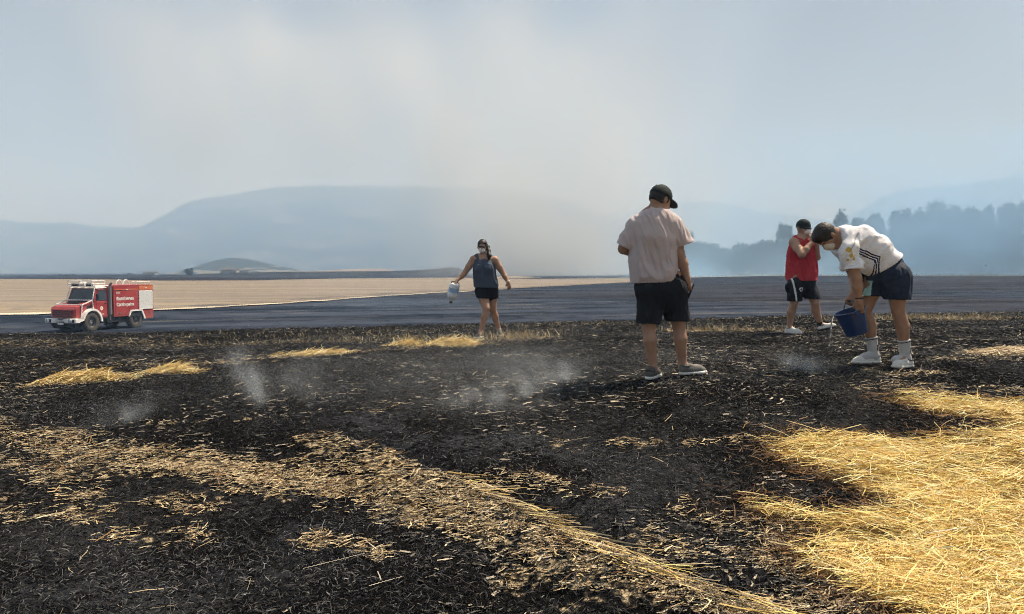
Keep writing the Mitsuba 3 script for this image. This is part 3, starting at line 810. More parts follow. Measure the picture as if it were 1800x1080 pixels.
scene['red_paint'] = pbsdf(mikit.proc(red_color), 0.38, 0.5, clearcoat=0.4, clearcoat_gloss=0.8)
scene['orange_paint'] = pbsdf((0.55, 0.16, 0.06), 0.4, 0.4)
scene['white_paint'] = pbsdf((0.78, 0.77, 0.74), 0.45, 0.4)
scene['grey_shutter'] = pbsdf((0.60, 0.62, 0.61), 0.5, 0.4)
scene['black_plastic'] = pbsdf((0.018, 0.019, 0.021), 0.6, 0.4)
scene['dark_glass'] = pbsdf((0.016, 0.022, 0.032), 0.06, 0.7)
scene['tyre_rubber'] = pbsdf((0.075, 0.07, 0.062), 0.9, 0.2)
scene['steel_grey'] = pbsdf((0.16, 0.16, 0.165), 0.5, 0.5, 0.2)
scene['lamp_glass'] = pbsdf((0.72, 0.74, 0.76), 0.15, 0.8)
scene['amber_glass'] = pbsdf((0.75, 0.42, 0.10), 0.2, 0.6)

YAW = 74.0
TO = np.array([-27.1, 46.5])
TZ = float(H(TO[0] + .2, TO[1] + 3.4)) - .02
TM = T().translate([TO[0], TO[1], TZ]).rotate([0, 0, 1], YAW).scale([1, 1, 1.085])
tk = thing('fire_truck', 'red and white off road fire truck driving across the burnt field at the left', 'fire truck')


def tp(name, mesh, mat, smooth=False, owner=None, label=None):
    return part(owner or tk, name, mesh, mat, smooth, TM, label)


def side_prof(poly, v0, v1):
    """(u, w) outline pushed from v0 to v1 across the truck"""
    m = extrude(poly, v1 - v0)
    V = m.vertices
    m.vertices = np.column_stack([V[:, 0], v1 - V[:, 2], V[:, 1]])
    return m


# chassis and running gear
tp('chassis', cat_([box(.3, 6.1, .75, 1.65, .55, .85), box(2.3, 3.2, .1, .7, .45, .85, .03), box(3.25, 4.05, .15, .75, .4, .78, .04), box(.8, 1.3, .3, 2.1, .42, .62), box(4.5, 5.0, .3, 2.1, .42, .62)]), 'black_plastic')
for u in (1.08, 4.78):
    for v, s in ((.24, -1), (2.16, 1)):
        prof = [(.29, -.17), (.36, -.19), (.47, -.19), (.52, -.16), (.535, -.10), (.535, .10), (.52, .16), (.47, .19), (.36, .19), (.29, .17), (.29, -.17)]
        ty = lathe(prof, 36)
        lugs = []
        for k in range(22):
            b = box(-.035, .035, -.17, .17, .52, .565)
            b.apply_transform(trimesh.transformations.rotation_matrix(k * 2 * math.pi / 22, [0, 1, 0]))
            lugs.append(b)
        ty.apply_transform(trimesh.transformations.rotation_matrix(math.pi / 2, [1, 0, 0]))
        ty = cat_([ty] + lugs)
        rim = lathe([(0.001, .05), (.07, .10), (.12, .08), (.14, .02), (.26, .0), (.285, .09), (.30, .12), (.30, -.15), (0.001, -.15)], 28)
        rim.apply_transform(trimesh.transformations.rotation_matrix(math.pi / 2 * (1 if s < 0 else -1), [1, 0, 0]))
        for m in (ty, rim):
            m.apply_scale(1.07)
            m.apply_translation([u, v, .58])
        i = 0
        wk = tk + '__wheel'
        while wk + '__tyre' in scene:
            i += 1
            wk = f'{tk}__wheel_{i:03d}'
        put(wk + '__tyre', ty, 'tyre_rubber', 35, TM)
        put(wk + '__rim', rim, 'steel_grey', 35, TM)
# hood, cab
tp('hood', hull([(u, v, w) for v in (.22, 2.18) for u, w in ((.02, .86), (.0, 1.38), (.06, 1.48), (1.42, 1.74), (1.42, .86))] + [(u, v, w) for v in (.34, 2.06) for u, w in ((-.06, .9), (-.07, 1.36), (.10, 1.53), (1.42, 1.80))]), 'red_paint')
tp('hood_vent', box(.75, 1.32, .75, 1.65, 1.655, 1.80), 'black_plastic')
tp('side_vent', box(.82, 1.20, .205, .26, 1.30, 1.58, .02), 'black_plastic')
g = tp('grille', box(-.085, -.055, .45, 1.95, .95, 1.36), 'black_plastic')
for k in range(4):
    tp('slat', box(-.125, -.07, .42, 1.98, .98 + .105 * k, 1.025 + .105 * k, .01), 'red_paint', owner=g)
tp('cab', cat_([hull([(u, v, w) for v in (.12, 2.28) for u, w in ((1.30, .80), (1.30, 1.72), (1.40, 1.80), (2.42, 1.80), (2.42, .80))]),
                hull([(u, v, w) for u, v, w in ((1.32, .14, 1.79), (1.32, 2.26, 1.79), (2.42, .14, 1.79), (2.42, 2.26, 1.79), (1.60, .24, 2.56), (1.60, 2.16, 2.56), (2.42, .24, 2.56), (2.42, 2.16, 2.56))])]), 'red_paint')
tp('cab_roof', hull([(u, v, w) for u, v, w in ((1.50, .16, 2.565), (1.50, 2.24, 2.565), (2.46, .16, 2.565), (2.46, 2.24, 2.565), (1.62, .3, 2.66), (1.62, 2.1, 2.66), (2.38, .3, 2.66), (2.38, 2.1, 2.66))]), 'white_paint')
wn = np.array([-.77, 0, .28]) / np.hypot(.77, .28)
def wpt(t, v, off):
    p = np.array([1.32, v, 1.79]) * (1 - t) + np.array([1.60, v, 2.56]) * t
    return p + wn * off
tp('windscreen', hull([wpt(t, v, o) for t, v in ((.07, .24), (.07, 2.16), (.93, .30), (.93, 2.10)) for o in (-.02, .012)]), 'dark_glass')
for v0, v1 in ((.5, 1.1), (1.3, 1.95)):
    tp('wiper', tube([wpt(.05, v0, .03), wpt(.12, v1, .03)], .014, 5), 'black_plastic')
tp('door', box(1.46, 2.32, .095, .13, .86, 1.76, .012), 'red_paint')
tp('side_window', hull([(1.52, .10, 1.84), (2.30, .10, 1.84), (1.72, .185, 2.44), (2.30, .185, 2.44), (1.52, .16, 1.84), (2.30, .16, 1.84), (1.72, .24, 2.44), (2.30, .24, 2.44)]), 'dark_glass')
tp('window_frame', tube([(1.52, .10, 1.80), (1.70, .18, 2.47), (2.33, .18, 2.47), (2.33, .10, 1.80)], .028, 6), 'red_paint')
tp('door_handle', box(2.12, 2.26, .07, .10, 1.62, 1.66), 'black_plastic')
em = lathe([(0.001, 0), (.115, 0), (.115, .012), (0.001, .012)], 20)
em.apply_transform(trimesh.transformations.rotation_matrix(math.pi / 2, [1, 0, 0]))
em.apply_translation([1.88, .094, 1.36])
tp('door_emblem', em, 'white_paint', label='round white emblem on the red cab door')
em2 = em.copy(); em2.vertices = (em2.vertices - [1.88, .094, 1.36]) * [.5, 1, .5] + [1.88, .086, 1.36]
tp('emblem_crest', em2, 'amber_glass')
# mudguards
def arch(cu, cw, r0, r1, a0, a1, n=16):
    an = np.linspace(math.radians(a0), math.radians(a1), n)
    return [(cu + r1 * math.cos(a), cw + r1 * math.sin(a)) for a in an] + [(cu + r0 * math.cos(a), cw + r0 * math.sin(a)) for a in an[::-1]]
for v0, v1 in ((-.03, .46), (1.94, 2.43)):
    tp('mudguard', side_prof(arch(1.08, .60, .66, .78, -2, 162), v0, v1), 'white_paint')
tp('rear_mudguard', side_prof([(4.02, .76), (4.20, 1.16), (5.26, 1.16), (5.56, .56), (5.44, .54), (5.18, 1.07), (4.28, 1.07), (4.13, .76)], -.05, .02), 'white_paint')
# bumper with lamps
tp('bumper', cat_([box(-.28, .0, -.02, .86, .58, .84, .03), box(-.28, .0, 1.54, 2.42, .58, .84, .03), box(-.20, .0, .86, 1.54, .66, .82, .02), hull([(-.05, -.02, .58), (-.05, -.02, .84), (.42, -.02, .82), (.42, .2, .82), (-.05, .3, .84), (-.05, .3, .58), (.42, -.02, .72)])]), 'white_paint')
for v in (.30, 2.10):
    h = lathe([(0.001, 0), (.085, 0), (.105, .04), (.07, .075), (0.001, .085)], 18)
    h.apply_transform(trimesh.transformations.rotation_matrix(-math.pi / 2, [0, 1, 0]))
    h.apply_translation([-.285, v, .71])
    k = tp('headlight', h, 'lamp_glass', 40)
    tp('housing', box(-.29, -.2, v - .23, v + .23, .61, .81, .02), 'black_plastic', owner=k)
tp('number_plate', box(-.24, -.22, .98, 1.42, .48, .60), 'white_paint')
tp('skid_plate', hull([(-.16, .3, .58), (-.16, 2.1, .58), (.1, .3, .25), (.1, 2.1, .25), (.5, .3, .3), (.5, 2.1, .3), (.5, .3, .6), (.5, 2.1, .6)]), 'black_plastic')
tp('winch', box(-.30, -.18, 1.02, 1.38, .76, .90, .03), 'steel_grey')
# white protection frame of tubes over the cab
R = .036
fr = []
for v in (.16, 2.24):
    fr += [tube([(.35, v, .85), (.42, v, 1.62), (1.24, v, 1.86), (1.50, v + (.06 if v < 1 else -.06), 2.68), (2.62, v, 2.70), (2.66, v - (.10 if v < 1 else -.10), 1.0)], R, 6)]
    fr += [tube([(1.24, v, 1.86), (1.26, v - (.06 if v < 1 else -.06), 1.1)], R, 6)]
fr += [tube([(u, .16, w), (u, 2.24, w)], R, 6) for u, w in ((.42, 1.62), (1.24, 1.86), (1.50, 2.68), (2.62, 2.70))]
tp('tube_frame', cat_(fr), 'white_paint', 40)
rk = [tube([(1.30, v, w), (2.35, v, w)], .028, 6) for v in (.25, 2.15) for w in (2.82, 3.02)] + [tube([(u, .25, w), (u, 2.15, w)], .028, 6) for u in (1.30, 2.35) for w in (2.82, 3.02)]
rk += [tube([(u, v, 2.66), (u, v, 3.02)], .028, 6) for u in (1.30, 2.35) for v in (.25, 1.2, 2.15)]
tp('roof_rack', cat_(rk), 'white_paint', 40)
tp('light_bar', box(1.36, 1.62, .40, .85, 2.70, 2.88, .04), 'black_plastic')
tp('light_bar', box(1.36, 1.62, 1.50, 2.0, 2.70, 2.88, .04), 'black_plastic')
tp('siren_box', box(1.38, 1.64, .98, 1.38, 2.70, 2.94, .04), 'white_paint')
tp('mirror', cat_([box(1.36, 1.44, -.16, .06, 1.86, 2.24, .03), tube([(1.42, .14, 1.9), (1.40, -.05, 1.9)], .018, 5)]), 'black_plastic')
# exhaust stack
tp('exhaust_stack', tube([(2.56, .10, .62), (2.56, .10, .9), (2.56, .10, .95), (2.56, .10, 2.52), (2.56, .10, 2.58), (2.58, .06, 2.78), (2.66, -.02, 2.86)], [.06, .06, .13, .13, .075, .07, .07], 14), 'steel_grey', 50)
# box body
tp('body', side_prof([(2.80, .80), (4.12, .80), (4.30, 1.14), (5.16, 1.14), (5.50, .56), (6.32, .56), (6.32, 2.66), (6.26, 2.72), (2.86, 2.72), (2.80, 2.66)], 0, 2.4), 'red_paint')
tp('wheel_well', box(4.2, 5.3, .02, .5, .72, 1.12), 'black_plastic')
tp('body_rail', cat_([box(2.84, 4.92, -.03, 0.0, 2.42, 2.47), box(4.98, 6.30, -.03, 0.0, 2.66, 2.71)]), 'orange_paint')
tp('side_panel', box(2.92, 4.90, -.022, .0, 2.02, 2.36, .008), 'red_paint')
tp('side_panel', box(2.92, 4.08, -.022, .0, .90, 1.99, .008), 'red_paint')
tp('side_panel', box(4.10, 4.90, -.022, .0, 1.22, 1.99, .008), 'red_paint')
tp('top_panel', box(5.0, 6.30, -.022, .0, 2.40, 2.63, .008), 'orange_paint')
ub = [box(5.06, 6.16, -.045, -.012, 1.24 + .096 * k, 1.333 + .096 * k, .006) for k in range(11)]
sh = tp('roller_shutter', cat_(ub), 'grey_shutter', label='pale grey roller shutter at the rear of the red side')
tp('shutter_frame', cat_([box(4.99, 5.05, -.05, .0, 1.18, 2.36), box(6.17, 6.23, -.05, .0, 1.18, 2.36), box(5.05, 6.17, -.05, .0, 2.30, 2.36), box(5.05, 6.17, -.05, .0, 1.17, 1.235)]), 'white_paint', owner=sh)
for u, w in ((5.62, 2.52), (3.9, 2.44)):
    tp('side_lamp', box(u - .07, u + .07, -.06, -.02, w - .035, w + .035, .02), 'lamp_glass')
for u, w in ((3.25, 1.02), (5.95, .98)):
    e = lathe([(0.001, 0), (.05, 0), (.05, .03), (0.001, .03)], 14)
    e.apply_transform(trimesh.transformations.rotation_matrix(math.pi / 2, [1, 0, 0]))
    e.apply_translation([u, -.02, w])
    tp('hose_valve', e, 'steel_grey')
for k, u in enumerate((3.75, 4.35)):
    hp = [(u + .27 * math.cos(a), .45, 2.72 + .02 + .29 * math.sin(a)) for a in np.linspace(0, math.pi, 14)]
    tp('hose_hoop', tube(hp, .035, 6), 'white_paint', 40)
tp('ladder', cat_([tube([(4.95, v, 2.72), (4.97, v, 2.92), (6.2, v, 2.92), (6.22, v, 2.72)], .026, 6) for v in (.12, .55)] + [tube([(u, .12, 2.92), (u, .55, 2.92)], .02, 5) for u in np.linspace(5.1, 6.1, 5)]), 'white_paint', 40)


def lettering(text, u0, u1, w0, hgt, name):
    m = meshkit.text_mesh(text, hgt, .008, bold=True)
    V = m.vertices
    sx = (u1 - u0) / (V[:, 0].max() - V[:, 0].min())
    m.vertices = np.column_stack([u0 + (V[:, 0] - V[:, 0].min()) * sx, -.024 - V[:, 2], w0 + V[:, 1]])
    tp(name, m, 'white_paint', label='white lettering on the red body')


lettering('Bomberos', 3.02, 4.52, 1.80, .20, 'lettering')
lettering('Cantimpalos', 3.02, 4.52, 1.44, .19, 'lettering')
lettering('2716', 2.98, 3.28, 2.20, .11, 'lettering')
m = meshkit.text_mesh('150', .08, .006, bold=True); V = m.vertices
m.vertices = np.column_stack([1.86 + V[:, 0], .092 - V[:, 2], .98 + V[:, 1]])
tp('lettering', m, 'white_paint')

# ---------------------------------------------------------------- figures: smooth distance fields turned into one skin
def nets(D, lo, h):
    """naive surface nets: the zero surface of the grid D as a mesh"""
    S = D < 0
    nx, ny, nz = D.shape
    c = np.zeros((nx - 1, ny - 1, nz - 1), np.int8)
    offs = [(i, j, k) for i in (0, 1) for j in (0, 1) for k in (0, 1)]
    for i, j, k in offs:
        c += S[i:nx - 1 + i, j:ny - 1 + j, k:nz - 1 + k]
    act = np.argwhere((c > 0) & (c < 8))
    val = np.stack([D[act[:, 0] + i, act[:, 1] + j, act[:, 2] + k] for i, j, k in offs], 1)
    tot, cnt = np.zeros((len(act), 3)), np.zeros(len(act))
    O = np.array(offs, float)
    for a in range(8):
        for b in range(a + 1, 8):
            if abs(O[a] - O[b]).sum() == 1:
                m = (val[:, a] < 0) != (val[:, b] < 0)
                t = val[m, a] / (val[m, a] - val[m, b])
                tot[m] += O[a] + (O[b] - O[a]) * t[:, None]
                cnt[m] += 1
    V = np.asarray(lo) + h * (act + tot / cnt[:, None])
    idx = np.full(c.shape, -1, np.int64)
    idx[tuple(act.T)] = np.arange(len(act))
    F = []
    for ax in range(3):
        u, v = (ax + 1) % 3, (ax + 2) % 3
        a = np.moveaxis(S, (ax, u, v), (0, 1, 2))
        I = np.moveaxis(idx, (ax, u, v), (0, 1, 2))
        e = np.argwhere(a[:-1, 1:-1, 1:-1] != a[1:, 1:-1, 1:-1])
        i, j, k = e[:, 0], e[:, 1] + 1, e[:, 2] + 1
        q = np.stack([I[i, j - 1, k - 1], I[i, j, k - 1], I[i, j, k], I[i, j - 1, k]], 1)
        inside_first = a[i, j, k]
        q[~inside_first] = q[~inside_first][:, ::-1]
        F.append(q)
    F = np.concatenate(F)
    F = F[(F >= 0).all(1)]
    m = trimesh.Trimesh(V, np.vstack([F[:, [0, 1, 2]], F[:, [0, 2, 3]]]), process=False)
    return m


def relax(V, F, n=3):
    import scipy.sparse as sp
    e = np.vstack([F[:, [0, 1]], F[:, [1, 2]], F[:, [2, 0]]])
    A = sp.coo_matrix((np.ones(len(e)), (e[:, 0], e[:, 1])), shape=(len(V), len(V))).tocsr()
    A = ((A + A.T) > 0).astype(float)
    d = np.maximum(np.asarray(A.sum(1)).ravel(), 1)[:, None]
    for _ in range(n):
        for lam in (.45, -.40):
            V = V + lam * (A @ V / d - V)
    return V


A3 = lambda *a: np.array(a, float)


def unit(v):
    v = np.asarray(v, float)
    return v / np.linalg.norm(v)


class Sdf:
    """rounded cones and ellipsoids blended into one surface; group() starts a piece with cuts of its own, blended to the rest afterwards"""

    def __init__(self):
        self.g = [([], [], [], 0)]

    def group(self, k=.02):
        self.g.append(([], [], [], k))
        return self

    def cone(self, a, b, ra, rb, k=.02, flat=None):
        self.g[-1][0].append(('c', A3(*a), A3(*b), ra, rb, k, flat))
        return self

    def chain(self, pts, rs, k=.02, flat=None):
        for i in range(len(pts) - 1):
            self.cone(pts[i], pts[i + 1], rs[i], rs[i + 1], k, flat)
        return self

    def ell(self, c, r, axes=None, k=.02):
        self.g[-1][0].append(('e', A3(*c), A3(*r), np.eye(3) if axes is None else np.array(axes, float), 0, k, None))
        return self

    def cut(self, point, normal):
        """keeps the side the normal points away from"""
        self.g[-1][1].append((A3(*point), unit(normal)))
        return self

    def carve(self, a, b, ra, rb, flat=None):
        self.g[-1][2].append(('c', A3(*a), A3(*b), ra, rb, 0, flat))
        return self

    @staticmethod
    def one(q, P):
        kind, a, b, ra, rb, k, flat = q
        if kind == 'e':
            n = (P - a) @ ra.T / b
            r0 = np.linalg.norm(n, axis=-1)
            return r0 * (r0 - 1) / (np.linalg.norm(n / b, axis=-1) + 1e-9)
        ba, W, sc = b - a, P - a, 1.0
        if flat is not None:
            f, s = unit(flat[0]), flat[1]
            W = W + (1 / s - 1) * (W @ f)[..., None] * f
            ba = ba + (1 / s - 1) * (ba @ f) * f
            sc = min(1.0, s) ** .5
        t = np.clip((W @ ba) / (ba @ ba + 1e-12), 0, 1)
        return (np.linalg.norm(W - t[..., None] * ba, axis=-1) - (ra + (rb - ra) * t)) * sc

    @staticmethod
    def bounds(q):
        r = np.full(3, q[2].max()) if q[0] == 'e' else max(q[3], q[4])
        return (q[1] - r, q[1] + r) if q[0] == 'e' else (np.minimum(q[1], q[2]) - r, np.maximum(q[1], q[2]) + r)

    def mesh(self, h, fold=None):
        every = [self.bounds(q) for g in self.g for q in g[0]]
        lo, hi = np.min([b[0] for b in every], 0) - 3 * h, np.max([b[1] for b in every], 0) + 3 * h
        n = np.ceil((hi - lo) / h).astype(int) + 1
        ax = [lo[i] + h * np.arange(n[i]) for i in range(3)]

        def window(l, u, pad):
            i0, i1 = np.maximum(((l - pad - lo) / h).astype(int), 0), np.minimum(((u + pad - lo) / h).astype(int) + 2, n)
            return tuple(slice(a, b) for a, b in zip(i0, i1))

        def points(sl):
            return np.stack(np.meshgrid(*[ax[i][sl[i]] for i in range(3)], indexing='ij'), -1)

        def blend(o, d, k):
            k = max(k, 1e-4)
            t = np.clip(.5 + .5 * (o - d) / k, 0, 1)
            return o + (d - o) * t - k * t * (1 - t)

        D = np.full(n, 1.0, np.float32)
        for prims, cuts, subs, gk in self.g:
            G = D if len(self.g) == 1 else np.full(n, 1.0, np.float32)
            for q in prims:
                sl = window(*self.bounds(q), 2 * h + 1.5 * q[5] + .02)
                G[sl] = blend(G[sl], self.one(q, points(sl)).astype(np.float32), q[5])
            bb = [self.bounds(q) for q in prims]
            sl = window(np.min([b[0] for b in bb], 0), np.max([b[1] for b in bb], 0), 3 * h + .03)
            if cuts or subs:
                P = points(sl)
                for pt, nr in cuts:
                    G[sl] = np.maximum(G[sl], (P - pt) @ nr)
                for q in subs:
                    G[sl] = np.maximum(G[sl], -self.one(q, P))
            if G is not D:
                D[sl] = blend(D[sl], G[sl], gk)
        m = nets(D, lo, h)
        m.vertices = relax(np.asarray(m.vertices), np.asarray(m.faces))
        if fold is not None:
            nrm = meshkit.arrays(m, True)[2]
            m.vertices = m.vertices + nrm * fold(np.asarray(m.vertices))[:, None]
        return m


def hand(S, wrist, point, palm, thumb_side, curl=.5, s=1.0):
    """wrist; direction of the fingers; direction the palm faces; which way the thumb lies"""
    w, d, n = A3(*wrist), unit(point), unit(palm)
    n = unit(n - d * (n @ d))
    t = unit(np.cross(d, n)); t = t * (1 if t @ A3(*thumb_side) > 0 else -1)
    S.cone(w, w + d * .03 * s, .026 * s, .030 * s, .02)
    for o in (-.026, -.009, .009, .026):
        S.cone(w + d * .02 * s + t * o * .7 * s, w + d * .085 * s + t * o * s, .016 * s, .0135 * s, .012)
    for o, L in ((.029, .072), (.010, .082), (-.010, .076), (-.028, .060)):
        p, dd = w + d * .085 * s + t * o * s, d.copy()
        r = .0098 * s
        for j, fr in enumerate((.45, .31, .24)):
            a = curl * (.75, 1.0, .8)[j] + .05 * (o > 0)
            dd = unit(dd * math.cos(a) + np.cross(np.cross(dd, n), dd) * math.sin(a)) if abs(dd @ n) < .999 else dd
            n_ = unit(n - dd * (n @ dd)) if abs(dd @ n) < .99 else n
            e = p + dd * L * fr * s
            S.cone(p, e, r, r * .92, .004)
            p, r = e, r * .92
            n = n if j == 2 else n
    b = w + d * .02 * s + t * .024 * s
    m = b + (t * .55 + d * .65 + A3(*palm) * .35 * 1) * .045 * s
    S.cone(b, m, .0155 * s, .0125 * s, .012)
    S.cone(m, m + unit(d * .85 + n * .35 + t * .1) * .034 * s, .0115 * s, .0095 * s, .005)


def head(S, c, f, u, s=1.0, ears=True):
    c, f = A3(*c), unit(f)
    u = unit(A3(*u) - f * (A3(*u) @ f)); r = np.cross(f, u)
    ax = [r, f, u]
    S.ell(c + (u * .022 - f * .012) * s, A3(.077, .097, .098) * s, ax, .02)
    S.cone(c + (f * .02 - u * .035) * s, c + (f * .064 - u * .088) * s, .058 * s, .034 * s, .03)
    S.ell(c + (f * .045 - u * .02) * s, A3(.062, .048, .06) * s, ax, .02)
    S.cone(c + (f * .088 + u * .012) * s, c + (f * .112 - u * .026) * s, .009 * s, .0145 * s, .012)
    S.ell(c + (f * .084 + u * .03) * s, A3(.052, .014, .011) * s, ax, .015)
    S.ell(c + (f * .088 - u * .056) * s, A3(.024, .012, .012) * s, ax, .008)
    if ears:
        for q in (-1, 1):
            S.ell(c + (r * q * .078 - u * .004 - f * .012) * s, A3(.011, .021, .033) * s, ax, .008)
    return ax


def local(base, yaw=0):
    return T().translate([float(v) for v in base]).rotate([0, 0, 1], yaw)


def skin_tex(cx, a, b):
    def fn(p, n, uv):
        return mix(a, b, smoothstep(-.3, .3, fbm(p.x * 9 + cx, p.y * 9, p.z * 9, 3) - .5))
    return mikit.proc(fn)


scene['skin_tan'] = pbsdf(skin_tex(1, (.30, .165, .105), (.37, .215, .145)), .5, .4)
scene['skin_warm'] = pbsdf(skin_tex(2, (.36, .20, .13), (.44, .26, .18)), .5, .4)
scene['hair_dark'] = pbsdf((.014, .012, .011), .55, .4)
scene['cap_cloth'] = pbsdf((.022, .030, .032), .8, .2)
scene['cap_grey'] = pbsdf((.035, .038, .042), .8, .2)
scene['glasses_black'] = pbsdf((.012, .012, .014), .15, .6)
scene['mask_white'] = pbsdf((.78, .77, .74), .8, .2)
scene['mask_cream'] = pbsdf((.62, .56, .46), .8, .2)


def cloth(name, a, b, seed, rough=.85, scale=40, sheen=.3):
    def fn(p, n, uv):
        k = fbm(p.x * 3.1 + seed, p.y * 3.1, p.z * 3.1, 3) - .5
        w = fbm(p.x * scale * 4, p.y * scale * 4, p.z * scale * 4, 2) - .5
        return mix(a, b, smoothstep(-.3, .3, k + .6 * w))
    scene[name] = pbsdf(mikit.proc(fn), rough, .15, sheen=sheen)


cloth('pink_cotton', (.45, .385, .388), (.535, .465, .47), 1)
cloth('black_cotton', (.012, .014, .019), (.020, .022, .028), 2)
cloth('navy_cotton', (.016, .024, .045), (.026, .036, .062), 3)
cloth('red_cotton', (.42, .035, .045), (.52, .055, .065), 4)
cloth('slate_cotton', (.050, .066, .098), (.070, .088, .125), 5)
cloth('sock_white', (.46, .46, .47), (.54, .54, .54), 6)
cloth('shoe_grey', (.085, .083, .08), (.20, .195, .185), 7)
cloth('shoe_dark', (.06, .058, .056), (.11, .105, .098), 8)
cloth('shoe_white', (.64, .63, .58), (.75, .74, .70), 9)
scene['sole_white'] = pbsdf((.66, .65, .61), .7, .2)
scene['sole_dark'] = pbsdf((.035, .034, .034), .8, .2)
scene['mint_cloth'] = pbsdf((.30, .52, .50), .8, .2)
scene['white_cloth'] = pbsdf((.74, .74, .74), .8, .2)


def shoe(owner, M, heel, toe, upper, sole, up=(0, 0, 1), s=1.0, h=.006, ankle=None):
    """heel and toe: points on the ground under the ends of the sole"""
    a, b = A3(*heel), A3(*toe)
    d = unit(b - a); u = unit(A3(*up) - d * (A3(*up) @ d)); L = np.linalg.norm(b - a); r = np.cross(d, u)
    U = Sdf()
    U.chain([a + d * .045 * s + u * .045 * s, a + d * .40 * L + u * .046 * s, a + d * .72 * L + u * .040 * s, b - d * .042 * s + u * .034 * s], [x * s for x in (.036, .041, .043, .031)], .02)
    U.cone(a + d * .05 * s + u * .05 * s, (A3(*ankle) if ankle is not None else a + d * .06 * s + u * .085 * s), .037 * s, .044 * s, .02)
    U.ell(a + d * .47 * L + u * .078 * s, A3(.030, .055, .018) * s, [r, unit(d - u * .35), unit(u + d * .35)], .02)
    U.cut(a + u * .016 * s, -u)
    k = part(owner, 'shoe', U.mesh(h), upper, True, M)
    B = Sdf()
    B.chain([a + d * .042 * s + u * .016 * s, a + d * .42 * L + u * .016 * s, a + d * .72 * L + u * .016 * s, b - d * .036 * s + u * .018 * s], [x * s for x in (.044, .044, .052, .038)], .02, (u, .5))
    B.cut(a + u * .034 * s, u).cut(a + u * .0 * s, -u)
    part(k, 'sole', B.mesh(h), sole, True, M)
    rim = [a + d * (.062 + .052 * math.cos(t)) * s + r * .040 * s * math.sin(t) + u * (.088 + .006 * math.cos(2 * t)) * s for t in np.linspace(0, 2 * np.pi, 15)]
    part(k, 'collar', tube(rim, .0075 * s, 6), 'shoe_dark', True, M)
    for j in range(4):
        q = a + d * (.40 + .075 * j) * L + u * (.094 - .009 * j) * s
        part(k, 'lace', tube([q - r * .024 * s - u * .006, q + d * .008, q + r * .024 * s - u * .006], .005 * s, 5), 'sole_white', True, M)
    return k


def crease(a):
    a = np.clip((a - .5) * 2.1 + .5, 0, 1)
    return 1 - 2 * np.abs(2 * a - 1)


def fold_fn(dirs, amp, seed, along=(0, 0, 1), stretch=5.0, freq=14.0):
    al = unit(along)
    def fn(P):
        Q = P - (P @ al)[:, None] * al * (1 - 1 / stretch)
        a = meshkit.fbm(Q * freq, 3, seed)
        b = meshkit.fbm(P * 7, 2, seed + 5)
        return amp * (crease(a) + .6 * (b - .5))
    return fn

